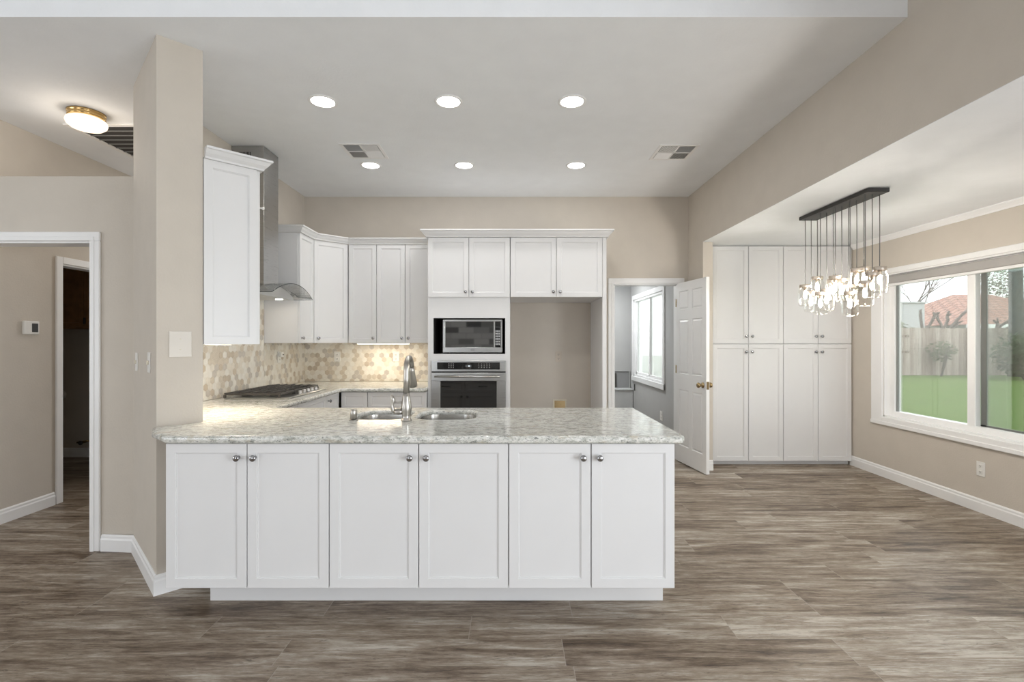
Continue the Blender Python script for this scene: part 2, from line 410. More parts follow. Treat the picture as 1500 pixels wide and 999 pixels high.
# ------------------------------------------------------------------ trim: baseboards, casings, crown
def baseboard(name, path, right=True):
    mb = MB(); sweep(mb, path, BASE_PROF, right); return struct(name, mb, M['trim'])
baseboard('baseboard_right', [(XR, 5.48), (XR, -4.0)])
baseboard('baseboard_pillar', [(-2.70, 3.24), (-2.475, 3.24 - .02), A, (-1.80, 2.81)])
baseboard('baseboard_hall', [(HX, 3.37), (HX, 4.14)])
baseboard('baseboard_stub', [(XH + .001, 5.25), (XH + .104, 5.25)])
baseboard('baseboard_utility', [(-7.0, 5.86), (HX - .13, 5.86)])
baseboard('baseboard_back_room', [(XH, 8.4), (XH, YB + .2)])
mb = MB(); sweep(mb, [(XR, 5.44, ZN - .052), (XR, -4.0, ZN - .052)], [(0, 0), (.010, 0), (.014, .012), (.034, .036), (.040, .042), (.040, .052), (0, .052)]); struct('trim_crown_right', mb, M['trim'], 'white crown strip where the nook ceiling meets the right wall')
def casing_frontal(name, x0, x1, z1, y, w_=.07, t=.018, left=True):
    mb = MB()
    if left: mb.box(x0 - w_, x0, y - t, y, 0, z1, .004).box(x0 - w_ * .45, x0, y - t - .006, y - t + .002, 0, z1, .002)
    mb.box(x1, x1 + w_, y - t, y, 0, z1, .004).box(x1, x1 + w_ * .45, y - t - .006, y - t + .002, 0, z1, .002)
    mb.box((x0 - w_) if left else x0, x1 + w_, y - t, y, z1, z1 + w_, .004).box(x0 - w_ * .45, x1 + w_ * .45, y - t - .006, y - t + .002, z1, z1 + w_ * .45, .002)
    # jamb lining
    d = .13
    mb.box(x0, x0 + .012, y, y + d, 0, z1).box(x1 - .012, x1, y, y + d, 0, z1).box(x0, x1, y, y + d, z1 - .012, z1)
    return struct(name, mb, M['trim'])
casing_frontal('trim_1', -3.70, -2.767, 2.037, 3.24, .06)['label'] = 'white casing around the hallway opening'
casing_frontal('trim_2', DX0, DX1, DZ, YB, .066)['label'] = 'white casing around the back doorway'
mb = MB()   # side doorway in the hall
mb.box(HX, HX + .018, 4.15, 4.21, 0, 2.10, .004).box(HX, HX + .018, 5.02, 5.08, 0, 2.10, .004).box(HX, HX + .018, 4.21, 5.02, 2.04, 2.10, .004)
mb.box(HX - .12, HX, 4.21, 4.222, 0, 2.04).box(HX - .12, HX, 5.008, 5.02, 0, 2.04).box(HX - .12, HX, 4.222, 5.008, 2.028, 2.04)
struct('trim_3', mb, M['trim'], 'white casing around the utility room doorway in the hall')

# ------------------------------------------------------------------ nook window
win = MB()
cw = .15
win.box(XR - .020, XR, WY1, WY1 + cw, WZ0 - .08, WZ1 + .05, .004).box(XR - .020, XR, WY0 - cw, WY0, WZ0 - .08, WZ1 + .05, .004)
win.box(XR - .020, XR, WY0, WY1, WZ1, WZ1 + .05, .004).box(XR - .024, XR, WY0, WY1, WZ0 - .08, WZ0, .005).box(XR - .030, XR, WY0 - cw, WY1 + cw, WZ0 - .085, WZ0 - .045, .006)
win.box(XR, XR + .05, WY1 - .014, WY1, WZ0, WZ1).box(XR, XR + .05, WY0, WY0 + .014, WZ0, WZ1).box(XR, XR + .05, WY0, WY1, WZ0, WZ0 + .014).box(XR, XR + .05, WY0, WY1, WZ1 - .014, WZ1)
w1 = struct('window_1', win, M['trim'], 'large white sliding window looking out to the lawn')
f = MB(); xf = XR + .05
f.box(xf, xf + .07, WY1 - .075, WY1, WZ0, WZ1, .004).box(xf, xf + .07, WY0, WY0 + .075, WZ0, WZ1, .004).box(xf + .001, xf + .07, WY0 + .075, WY1 - .075, WZ0, WZ0 + .06, .004).box(xf + .001, xf + .07, WY0 + .075, WY1 - .075, WZ1 - .06, WZ1, .004)
f.box(xf, xf + .05, 4.065, 4.14, WZ0 + .05, WZ1 - .05, .005)
f.build('window_frame', M['trim'], w1)
g = MB().box(xf + .05, xf + .062, 3.255, 4.075, WZ0 + .06, WZ0 + .075).box(xf + .05, xf + .062, 4.02, 4.066, WZ0 + .06, WZ1 - .06).box(xf + .02, xf + .04, 4.915, 4.926, WZ0 + .06, WZ1 - .06)
g.build('sash_track', plain('grey_aluminium', (.22, .22, .21), .5), w1)
MB().box(xf + .028, xf + .034, 4.14, 4.92, WZ0 + .055, WZ1 - .055).build('window_pane', M['pane'], w1)
MB().box(xf + .048, xf + .054, 3.25, 4.07, WZ0 + .055, WZ1 - .055).build('window_pane', M['pane'], w1)
o = MB().box(xf + .058, xf + .0595, 3.25, 4.07, WZ0 + .055, WZ1 - .055).build('insect_screen', M['screen'], w1)
blind = thing('roller_blind', 'grey rolled up shade across the top of the nook window', 'blind', (XR + .02, 4.09, 1.93))
MB().box(-.012, .035, -.885, .885, .025, .100, .008).build('shade_fabric', M['screen_grey'], blind)
MB().box(-.014, .030, -.885, .885, 0, .024, .004).build('bottom_rail', M['trim'], blind)
# back room window
win = MB(); c2 = .075
win.box(XH - .018, XH, LY0 - c2, LY0, LZ0 - c2, LZ1 + c2, .004).box(XH - .018, XH, LY1, LY1 + c2, LZ0 - c2, LZ1 + c2, .004).box(XH - .018, XH, LY0, LY1, LZ1, LZ1 + c2, .004).box(XH - .03, XH, LY0 - c2, LY1 + c2, LZ0 - c2, LZ0, .004)
win.box(XH, XH + .07, LY0, LY0 + .03, LZ0, LZ1).box(XH, XH + .07, LY1 - .03, LY1, LZ0, LZ1).box(XH, XH + .07, LY0, LY1, LZ0, LZ0 + .03).box(XH, XH + .07, LY0, LY1, LZ1 - .03, LZ1)
w2 = struct('window_2', win, M['trim'], 'bright white window in the grey back room')
MB().box(XH + .03, XH + .065, 7.39, 7.44, LZ0 + .03, LZ1 - .03, .003).box(XH + .03, XH + .055, 8.14, 8.19, LZ0 + .03, LZ1 - .03, .003).box(XH + .03, XH + .055, LY0 + .03, LY1 - .03, LZ0 + .03, LZ0 + .07, .003).build('window_frame', M['trim'], w2)
MB().box(XH + .058, XH + .062, LY0 + .03, LY1 - .03, LZ0 + .03, LZ1 - .03).build('window_pane', M['pane'], w2)
sh = MB().box(XH + .080, XH + .082, LY0 + .0, LY1 - .0, LZ0 + .02, LZ1 - .0).build('sheer_shade', M['sheer'], w2)

# ------------------------------------------------------------------ six-panel door
def panel_door(w_, h, t, cols, rows):
    bm = bmesh.new()
    xs = sorted({0, w_} | {c for p in cols for c in p}); zs = sorted({0, h} | {r for p in rows for r in p})
    for yy, flip in ((0, False), (t, True)):
        vs = {(i, j): bm.verts.new((x, yy, z)) for i, x in enumerate(xs) for j, z in enumerate(zs)}
        pf = []
        for i in range(len(xs) - 1):
            for j in range(len(zs) - 1):
                q = [vs[i, j], vs[i + 1, j], vs[i + 1, j + 1], vs[i, j + 1]]
                fc = bm.faces.new(q[::-1] if flip else q)
                if any(abs(xs[i] - c[0]) < 1e-6 for c in cols) and any(abs(zs[j] - r[0]) < 1e-6 for r in rows): pf.append(fc)
        bm.normal_update()
        bmesh.ops.inset_individual(bm, faces=pf, thickness=.010, depth=-.009)
        bmesh.ops.inset_individual(bm, faces=pf, thickness=.006, depth=0)
        bmesh.ops.inset_individual(bm, faces=pf, thickness=.022, depth=.007)
    for (p, q) in (((0, 0), (0, h)), ((w_, 0), (w_, h))):
        bm.faces.new([bm.verts.new((p[0], 0, p[1])), bm.verts.new((p[0], t, p[1])), bm.verts.new((q[0], t, q[1])), bm.verts.new((q[0], 0, q[1]))])
    for z in (0, h): bm.faces.new([bm.verts.new(v) for v in ((0, 0, z), (w_, 0, z), (w_, t, z), (0, t, z))])
    bmesh.ops.remove_doubles(bm, verts=bm.verts[:], dist=.0001)
    mb = MB(); mb.bm.free(); mb.bm = bm
    return mb
hx, hy, ex, ey = 1.893, 5.66, 1.988, 5.03
DW = math.hypot(ex - hx, ey - hy); dth = math.atan2(ey - hy, ex - hx)
door = panel_door(DW, 2.025, .035, [(DW * .10, DW * .43), (DW * .55, DW * .88)], [(.19, .82), (1.0, 1.61), (1.72, 1.93)]).build('door_1', M['trim'], None, (hx, hy, .012), dth)
door['kind'] = 'structure'; door['label'] = 'white six panel door standing open against the header wall'
k = MB(); prof = [(0, .0), (.030, .0), (.030, .006), (.012, .010), (.010, .026), (.022, .034), (.028, .046), (.026, .058), (.014, .066), (0, .068)]
k.lathe(prof, FWD, 20)
k.build('door_handle', M['dbrass'], door, (DW - .065, 0, .91))
k = MB(); k.lathe(prof, FWD.inverted(), 20); k.build('door_handle', M['dbrass'], door, (DW - .065, .035, .91))
MB().box(-.001, .0015, .004, .031, .87, .95).build('latch_plate', M['dbrass'], door, (DW, 0, 0))
hg = MB().box(-.012, .004, -.006, .004, 0, .09, .002).mesh('hinge', M['dbrass'])
for z in (.22, 1.0, 1.76): link('hinge', hg, door, (0, 0, z))

# ------------------------------------------------------------------ cabinets
def shaker_mesh(w_, h, t=.02, fr=.062, rec=.009):
    bm = bmesh.new(); r = bmesh.ops.create_cube(bm, size=1)['verts']
    for v in r: v.co = Vector(((v.co.x + .5) * w_, (v.co.y + .5) * t, (v.co.z + .5) * h))
    bmesh.ops.bevel(bm, geom=bm.edges[:], offset=.0015, segments=1, affect='EDGES', profile=.5)
    bm.normal_update()
    ff = max((f for f in bm.faces if f.normal.y < -.9), key=lambda f: f.calc_area())
    fr = min(fr, w_ * .3, h * .3)
    bmesh.ops.inset_region(bm, faces=[ff], thickness=fr, depth=0)
    bmesh.ops.inset_region(bm, faces=[ff], thickness=.003, depth=-.0045)
    bmesh.ops.inset_region(bm, faces=[ff], thickness=.004, depth=0)
    bmesh.ops.inset_region(bm, faces=[ff], thickness=.003, depth=-(rec - .0045))
    me = bpy.data.meshes.new('door'); bm.to_mesh(me); bm.free(); me.materials.append(M['cab'])
    return me
KNOB = MB().lathe([(0, 0), (.009, 0), (.007, .004), (.0055, .012), (.010, .017), (.0155, .022), (.016, .027), (.012, .031), (0, .032)], FWD, 18).mesh('knob', M['chrome'])
PULL = None
def cab_door(parent, x, z, w_, h, knob=None, name='door', y=0.0, fr=.062, kn=KNOB):
    """knob: (dx from the door's left, dz from its bottom)"""
    d = link(name, shaker_mesh(w_, h, fr=fr), parent, (x, y, z))
    if knob: link('knob', kn, d, (knob[0], 0, knob[1]))
    return d
G = .0027
def cabinet(name, label, cat, loc, rz, w_, d, z0, z1, doors, group=None, kick=None, bodybox=None, body_mat=None):
    """local frame: door fronts at y=0 facing -Y, body behind them"""
    t = thing(name, label, cat, loc, rz, group)
    b = MB()
    (bodybox(b) if bodybox else b.box(0, w_, .021, d, z0, z1, .001))
    b.build('body', body_mat or M['cab'], t)
    for dd in doors: cab_door(t, *dd)
    if kick: MB().box(*kick).build('toe_kick', M['cab'], t)
    return t
# --- peninsula, dining side
YP = 2.43
px = [-1.7145, -1.311, -.9045, -.462, -.017, .3915, .8066]
names = ['white two door peninsula cabinet at its left end beside the angled wall', 'white two door peninsula cabinet in the middle below the sink and faucet', 'white two door peninsula cabinet at the free right end of the counter']
for i in range(3):
    a, m_, b = px[2 * i], px[2 * i + 1], px[2 * i + 2]
    w_ = b - a; zb, zt = .158, .872; h = zt - zb
    k0 = (-1.605 - a) if i == 0 else 0.0; k1 = w_ if i < 2 else w_ - .004
    cabinet('base_cabinet', names[i], 'cabinet', (a, YP, 0), 0, w_, .48, zb + .002, .874,
            [(G, zb, m_ - a - 2 * G, h, (m_ - a - 2 * G - .038, .647)), (m_ - a + G, zb, b - m_ - 2 * G, h, (.038, .647))],
            'cabinets of the peninsula facing the room', (k0, k1, .185, .47, 0, zb + .002))
# --- peninsula, kitchen side (seen in the oven glass)
bx = [-1.62, -1.10, -.14, .80]
lab = ['white drawer cabinet on the kitchen side of the peninsula by the corner', 'white sink cabinet on the kitchen side of the peninsula', 'white end cabinet on the kitchen side of the peninsula']
pullm = MB().lathe([(0, 0), (.006, 0), (.006, .028), (0, .028)], FWD @ T(-.045, 0, 0), 8).lathe([(0, 0), (.006, 0), (.006, .028), (0, .028)], FWD @ T(.045, 0, 0), 8).tube([(-.06, -.028, 0), (.06, -.028, 0)], .006, 8).mesh('pull', M['bronze'])
for i in range(3):
    a, b = bx[i], bx[i + 1]; w_ = b - a; h2 = w_ / 2
    t = thing('base_cabinet', lab[i], 'cabinet', (b, 3.405, 0), PI, 'cabinets on the kitchen side of the peninsula')
    mb = MB()
    if i == 1: mb.box(0, .018, .021, .40, .105, .874).box(w_ - .018, w_, .021, .40, .105, .874).box(0, w_, .39, .408, .105, .874).box(0, w_, .021, .40, .105, .125).box(.018, w_ - .018, .021, .030, .125, .60)
    else: mb.box(0, w_, .021, .40, .105, .874)
    mb.build('body', M['cab'], t)
    MB().box(0, w_, .07, .40, 0, .105).build('toe_kick', M['cab'], t)
    for s in (0, 1):
        cab_door(t, s * h2 + G, .70, h2 - 2 * G, .17, (h2 / 2, .085), 'drawer', kn=pullm)
        cab_door(t, s * h2 + G, .11, h2 - 2 * G, .585, ((h2 - .04) if s == 0 else .04, .54))
# --- left run base (facing +X) and back run base
XF = -1.715
def left_base(y0, y1, label, drawer=True, knobside=1):
    w_ = y1 - y0
    t = thing('base_cabinet', label, 'cabinet', (XF, y0, 0), PI / 2, 'base cabinets along the left wall')
    MB().box(0, w_, .021, .66, .105, .874).build('body', M['cab'], t)
    MB().box(0, w_, .07, .66, 0, .105).build('toe_kick', M['cab'], t)
    if drawer:
        cab_door(t, G, .70, w_ - 2 * G, .17, (w_ / 2, .085), 'drawer')
        cab_door(t, G, .11, w_ - 2 * G, .585, (w_ - .04, .54))
    else: cab_door(t, G, .11, w_ - 2 * G, .76, (.045, .71))
left_base(3.46, 3.93, 'white base cabinet below the counter between peninsula and cooktop')
left_base(3.932, 4.535, 'white base cabinet directly below the gas cooktop')
left_base(4.537, 4.875, 'narrow white base cabinet in the inner corner past the cooktop', False)
YF = 4.885
for a, b, l in ((-1.70, -1.437, 'narrow white drawer cabinet in the back corner of the counter'), (-1.435, -.853, 'white drawer cabinet under the back counter beside the oven tower')):
    w_ = b - a
    t = thing('base_cabinet', l, 'cabinet', (a, YF, 0), 0, 'base cabinets along the back wall')
    MB().box(0, w_, .021, .79, .105, .874).build('body', M['cab'], t)
    MB().box(0, w_, .07, .79, 0, .105).build('toe_kick', M['cab'], t)
    cab_door(t, G, .70, w_ - 2 * G, .17, None, 'drawer'); cab_door(t, G, .11, w_ - 2 * G, .585, (w_ - .04, .54))
# --- upper cabinets
UZ0, UZ1 = 1.36, 2.43; UH = UZ1 - UZ0
# on the angled wall: its decorated end shows to the room
sp = .7071
P0 = (-1.778, 2.832)
t = cabinet('upper_cabinet', 'tall white wall cabinet hung on the angled wall, its panelled end facing out', 'cabinet', (P0[0] + .305 * sp, P0[1] + .305 * sp, 0), math.radians(135), .62, .305, UZ0, UZ1,
            [(G, UZ0, .308, UH, (.27, .05)), (.3115, UZ0, .306, UH, (.04, .05))])
e = link('end_panel', shaker_mesh(.285, UH, t=.012, fr=.06), t, (-.012, .305, UZ0), -PI / 2)
MB().lathe([(0, 0), (.006, 0), (.006, .02), (.010, .022), (.010, .030), (0, .030)], FWD, 12).build('white_knob', M['plate'], t, (.02, 0, 2.21))
mb = MB(); sweep(mb, [(.62, 0.0, UZ1), (-.012, 0.0, UZ1), (-.012, .303, UZ1)], CROWN_PROF, False); mb.build('crown', M['cab'], t)
MB().box(-.012, .62, .0, .303, UZ1 + .001, UZ1 + .012).build('top', M['cab'], t)
cabinet('upper_cabinet', 'narrow white wall cabinet just past the range hood', 'cabinet', (-2.05, 4.75, 0), PI / 2, .335, .345, UZ0, UZ1, [(G + .003, UZ0, .330, UH, (.035, .05))], 'wall cabinets around the back corner')
# corner diagonal cabinet
ca, cb = Vector((-2.055, 5.09)), Vector((-1.782, 5.345))
cw_, cth = (cb - ca).length, math.atan2(cb.y - ca.y, cb.x - ca.x)
t = thing('upper_cabinet', 'white diagonal corner wall cabinet between the left and back runs', 'cabinet', (ca.x, ca.y, 0), cth, 'wall cabinets around the back corner')
inv = Matrix.Rotation(-cth, 4, 'Z') @ T(-ca.x, -ca.y, 0)
nin = Vector((-math.sin(cth), math.cos(cth))) * .021
MB().prism([(XL + .004, 5.09), (ca.x + nin.x - .002, 5.09 + .004), (cb.x - .002 , cb.y + .03), (cb.x - .002, YB - .004), (XL + .004, YB - .004)], UZ0, UZ1, inv).build('body', M['cab'], t)
cab_door(t, .006, UZ0, cw_ - .012, UH, (.04, .05))
ub = [-1.776, -1.472, -1.161, -.862]
cabinet('upper_cabinet', 'single door white wall cabinet on the back wall beside the corner unit', 'cabinet', (ub[0], 5.34, 0), 0, ub[1] - ub[0], .345, UZ0, UZ1, [(G, UZ0, ub[1] - ub[0] - 2 * G, UH, (ub[1] - ub[0] - .035, .05))], 'wall cabinets around the back corner')
cabinet('upper_cabinet', 'two door white wall cabinet on the back wall against the oven tower', 'cabinet', (ub[1], 5.34, 0), 0, ub[3] - ub[1], .345, UZ0, UZ1,
        [(G, UZ0, ub[2] - ub[1] - 2 * G, UH, (ub[2] - ub[1] - .035, .05)), (ub[2] - ub[1] + G, UZ0, ub[3] - ub[2] - 2 * G, UH, (.035, .05))], 'wall cabinets around the back corner')
mb = MB(); sweep(mb, [(XL + .004, 4.75, UZ1 + .001), (-2.05, 4.75, UZ1 + .001), (-2.05, 5.087, UZ1 + .001), (-1.781, 5.34, UZ1 + .001), (-.917, 5.34, UZ1 + .001)], CROWN_PROF)
tag(mb.build('crown_molding', M['cab']), 'white crown molding along the lower wall cabinets round the back corner', 'molding')
# --- oven tower
YT = 4.935
TX0, TX1 = -.847, -.020
MX0, MX1, MZ0, MZ1 = -.794, -.069, 1.250, 1.611
OX0, OX1, OZ0, OZ1 = -.811, -.062, .46, 1.184
tw = TX1 - TX0
t = thing('oven_cabinet', 'tall white cabinet housing the microwave and wall oven', 'cabinet', (TX0, YT, 0))
b = MB(); L_ = lambda x: x - TX0
yb = YB - YT - .004
b.box(0, .018, .021, yb, .105, 2.42).box(tw - .018, tw, .021, yb, .105, 2.42).box(.018, tw - .018, yb - .02, yb, .105, 2.42)
b.box(.018, L_(MX0), .021, .05, .105, 1.82).box(L_(MX1), tw - .018, .021, .05, .105, 1.82)
b.box(L_(MX0), L_(MX1), .021, .05, MZ1, 1.82).box(L_(MX0), L_(MX1), .021, .05, OZ1 - .012, MZ0).box(L_(MX0), L_(MX1), .021, .05, .105, OZ0 + .012)
b.box(.018, tw - .018, .021, yb - .02, 1.82, 2.42)
b.build('body', M['cab'], t)
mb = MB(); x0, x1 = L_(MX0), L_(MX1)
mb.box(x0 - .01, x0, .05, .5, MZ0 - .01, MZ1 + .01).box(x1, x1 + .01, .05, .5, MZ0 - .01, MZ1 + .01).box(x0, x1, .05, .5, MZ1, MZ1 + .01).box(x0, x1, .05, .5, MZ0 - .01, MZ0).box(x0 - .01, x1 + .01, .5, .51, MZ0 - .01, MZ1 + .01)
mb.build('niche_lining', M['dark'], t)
hw = tw / 2
for s in (0, 1): cab_door(t, s * hw + G, 1.822, hw - 2 * G, .596, ((hw - .035) if s == 0 else .035, .05))
cab_door(t, G, .11, tw - 2 * G, .335, (tw / 2, .28), 'drawer')
MB().box(0, tw, .07, yb, 0, .105).build('toe_kick', M['cab'], t)
# microwave
mw = thing('microwave', 'built in stainless microwave with mirrored door in the oven tower', 'microwave', (-.398, YT + .03, MZ0))
w_, h = .603, .334
MB().box(-w_ / 2, w_ / 2, .02, .42, .014, .014 + h, .004).box(-w_ / 2 + .03, -w_ / 2 + .06, .05, .08, 0, .016).box(w_ / 2 - .06, w_ / 2 - .03, .05, .08, 0, .016).box(-w_ / 2 + .03, -w_ / 2 + .06, .35, .38, 0, .016).box(w_ / 2 - .06, w_ / 2 - .03, .35, .38, 0, .016).build('case', M['black'], mw)
fr = MB().box(-w_ / 2, w_ / 2, 0, .02, .014, .014 + .052, .003).box(-w_ / 2, w_ / 2, 0, .02, .014 + h - .022, .014 + h, .003).box(-w_ / 2, -w_ / 2 + .025, 0, .02, .066, h - .008, .003).box(w_ / 2 - .020, w_ / 2, 0, .02, .066, h - .008, .003).box(w_ / 2 - .090, w_ / 2 - .075, 0, .02, .066, h - .008, .002)
fr.build('door_frame', M['steel'], mw)
MB().box(-w_ / 2 + .025, w_ / 2 - .09, .004, .02, .066, h - .008).build('door_glass', M['mwglass'], mw)
MB().box(w_ / 2 - .075, w_ / 2 - .020, .004, .02, .066, h - .008).build('control_panel', M['bglass'], mw)
kb = MB()
for r_ in range(6):
    for c_ in range(3): kb.box(w_ / 2 - .070 + c_ * .016, w_ / 2 - .058 + c_ * .016, .001, .005, .09 + r_ * .026, .108 + r_ * .026)
kb.build('keypad', plain('grey_keys', (.42, .43, .44), .4), mw)
MB().box(w_ / 2 - .068, w_ / 2 - .026, .002, .005, .262, .284).build('display', M['black'], mw)
MB().box(-.02, .02, -.001, .001, .036, .041).build('maker_badge', M['dark'], mw)
# wall oven
ov = thing('built_in_oven', 'built in stainless wall oven with black glass door below the microwave', 'oven', ((OX0 + OX1) / 2, YT - .006, OZ0))
w_ = OX1 - OX0; H = OZ1 - OZ0
MB().box(-w_ / 2 + .03, w_ / 2 - .03, .05, .6, .016, H - .016).build('case', M['black'], ov)
MB().box(-w_ / 2, w_ / 2, 0, .025, H - .110, H, .003).build('control_fascia', M['steel'], ov)
cp = MB().box(-w_ / 2 + .06, w_ / 2 - .06, -.002, .004, H - .090, H - .018, .001).build('control_panel', M['bglass'], ov)
rnd = random.Random(3)
kb = MB()
for r_ in range(3):
    for c_ in range(3): kb.box(-.20 + c_ * .022, -.192 + c_ * .022, -.003, 0, H - .074 + r_ * .018, H - .067 + r_ * .018)
kb.build('touch_marks', plain('printed_marks', (.45, .45, .45), .5), cp)
kb = MB()
for r_ in range(3):
    for c_ in range(5): kb.box(.10 + c_ * .027, .108 + c_ * .027, -.003, 0, H - .074 + r_ * .018, H - .068 + r_ * .018)
kb.build('touch_marks', bpy.data.materials['printed_marks'], cp)
MB().box(-.03, .03, -.0028, 0, H - .066, H - .044).build('clock_display', plain('dim_display', (.10, .11, .12), .2), cp)
MB().box(-.002, .014, -.0034, 0, H - .060, H - .050).build('clock_digits', M['led'], cp)
MB().box(-w_ / 2 + .002, w_ / 2 - .002, .012, .03, H - .122, H - .110).build('gap_strip', M['black'], ov)
df = MB()
df.box(-w_ / 2, w_ / 2, 0, .03, H - .205, H - .122, .003).box(-w_ / 2, -w_ / 2 + .092, 0, .03, 0, H - .205, .003).box(w_ / 2 - .092, w_ / 2, 0, .03, 0, H - .205, .003).box(-w_ / 2, w_ / 2, 0, .03, 0, .07, .003)
df.build('door_frame', M['steel'], ov)
MB().box(-w_ / 2 + .092, w_ / 2 - .092, .004, .03, .07, H - .205).build('door_glass', M['bglass'], ov)
hd = MB().tube([(-w_ / 2 + .04, -.045, H - .158), (w_ / 2 - .06, -.045, H - .158)], .011, 14)
for s in (-1, 1): hd.box(s * (w_ / 2 - .075) - .012, s * (w_ / 2 - .075) + .012, -.045, .0, H - .168, H - .148, .003)
hd.build('handle', M['steel'], ov)
# fridge enclosure
FX0, FX1 = -.017, .909
fw = FX1 - FX0
t = thing('fridge_cabinet', 'white cabinet bridging the empty fridge alcove, with a tall side panel', 'cabinet', (FX0, YT, 0))
MB().box(0, fw, .021, yb, 1.822, 2.42, .001).build('body', M['cab'], t)
MB().box(fw + .001, fw + .042, .010, yb, 0, 2.42, .001).build('side_panel', M['cab'], t)
for s in (0, 1): cab_door(t, s * fw / 2 + G, 1.822, fw / 2 - 2 * G, .596, ((fw / 2 - .035) if s == 0 else .035, .05))
mb = MB(); sweep(mb, [(TX0, 5.30, 2.421), (TX0, YT, 2.421), (FX1 + .042, YT, 2.421), (FX1 + .042, YB - .004, 2.421)], [(u * 1.15, v * 1.15) for u, v in CROWN_PROF])
mb.box(TX0, FX1 + .042, YT, YB - .004, 2.421, 2.425)
tag(mb.build('crown_molding', M['cab']), 'white crown molding across the oven tower and fridge alcove', 'molding')
# --- pantry
YPn = 5.45
pb = [2.225, 2.622, 3.010, 3.394, 3.768]
for i, l in ((0, 'tall four door white pantry cabinet on the left, next to the open door'), (1, 'tall four door white pantry cabinet on the right, in the nook corner')):
    a, m_, b_ = pb[2 * i], pb[2 * i + 1], pb[2 * i + 2]; w_ = b_ - a; s1 = m_ - a
    ds = []
    for z0, z1, kz in ((.050, 1.345, 1.295 - .085), (1.352, 2.432, .08)):
        ds += [(G, z0, s1 - 2 * G, z1 - z0, (s1 - .033, kz)), (s1 + G, z0, w_ - s1 - 2 * G, z1 - z0, (.033, kz))]
    t = cabinet('pantry_cabinet', l, 'cabinet', (a, YPn, 0), 0, w_, .60, .052, 2.434, ds, 'tall pantry cabinets in the nook', (0, w_, .06, .58, 0, .052))

# ------------------------------------------------------------------ countertop (one continuous slab with sink cut-outs)
def rrect(x0, x1, y0, y1, r, n=6):
    out = []
    for cx, cy, a0 in ((x1 - r, y1 - r, 0), (x0 + r, y1 - r, 90), (x0 + r, y0 + r, 180), (x1 - r, y0 + r, 270)):
        for i in range(n + 1):
            a = math.radians(a0 + 90 * i / n); out.append((cx + r * math.cos(a), cy + r * math.sin(a)))
    return out
def arc(cx, cy, r, a0, a1, n=6): return [(cx + r * math.cos(math.radians(a0 + (a1 - a0) * i / n)), cy + r * math.sin(math.radians(a0 + (a1 - a0) * i / n))) for i in range(n + 1)]
q = .004
outline = [(-1.865, 2.545), (-1.70, 2.405)] + arc(.853 - .03, 2.405 + .03, .03, 270, 360) + [(.853, 3.44), (-1.68, 3.44), (-1.68, 4.85), (-.853, 4.85), (-.853, YB - q), (XL + q, YB - q), (XL + q, 3.45 + .002), (B[0] + .004, B[1] + .001), (A[0] + .003, A[1] - .004), (A[0] - .012, A[1] - .012)]
SB = [(-.975, -.640, 2.925, 3.30), (-.585, -.225, 2.925, 3.30)]
holes = [rrect(*s, .10) for s in SB]
cu = bpy.data.curves.new('countertop', 'CURVE'); cu.dimensions = '2D'; cu.fill_mode = 'BOTH'
for poly in [outline] + holes:
    sp_ = cu.splines.new('POLY'); sp_.points.add(len(poly) - 1); sp_.use_cyclic_u = True
    for p, c in zip(sp_.points, poly): p.co = (c[0], c[1], 0, 1)
cu.extrude = .005; cu.bevel_depth = .014; cu.bevel_resolution = 3; cu.offset = -.014
tmp = bpy.data.objects.new('countertop_tmp', cu); COL.objects.link(tmp)
me = bpy.data.meshes.new_from_object(tmp.evaluated_get(bpy.context.evaluated_depsgraph_get()))
bpy.data.objects.remove(tmp)
me.materials.clear(); me.materials.append(M['granite'])
for p in me.polygons: p.use_smooth = abs(p.normal.z) < .999
ct = link('countertop', me, None, (0, 0, .895))
tag(ct, 'speckled grey and white granite countertop running round the kitchen', 'countertop')
# sink
sk = thing('kitchen_sink', 'stainless double bowl undermount sink in the peninsula counter', 'sink', (-.60, 3.117, .68))
for (x0, x1, y0, y1) in SB:
    mb = MB(); rows = []
    for inset, z in ((.003, .207), (.005, .19), (.007, .17), (.012, .06), (.03, .015), (.07, .004)):
        pts = rrect(x0 + inset - (-.60), x1 - inset - (-.60), y0 + inset - 3.117, y1 - inset - 3.117, max(.03, .10 - max(0, inset)))
        rows.append([mb.bm.verts.new((p[0], p[1], z)) for p in pts])
    for a, b in zip(rows, rows[1:]):
        n = len(a)
        for i in range(n):
            f_ = mb.bm.faces.new((a[i], a[(i + 1) % n], b[(i + 1) % n], b[i])); f_.smooth = True
    mb.bm.faces.new(rows[-1]); mb._done()
    bo = mb.build('bowl', M['steel_in'], sk)
    MB().lathe([(0, .006), (.02, .006), (.04, .008), (.045, .006), (.045, .004)], T((x0 + x1) / 2 + .60, 0.02, 0), 20).build('drain', M['chrome'], bo)
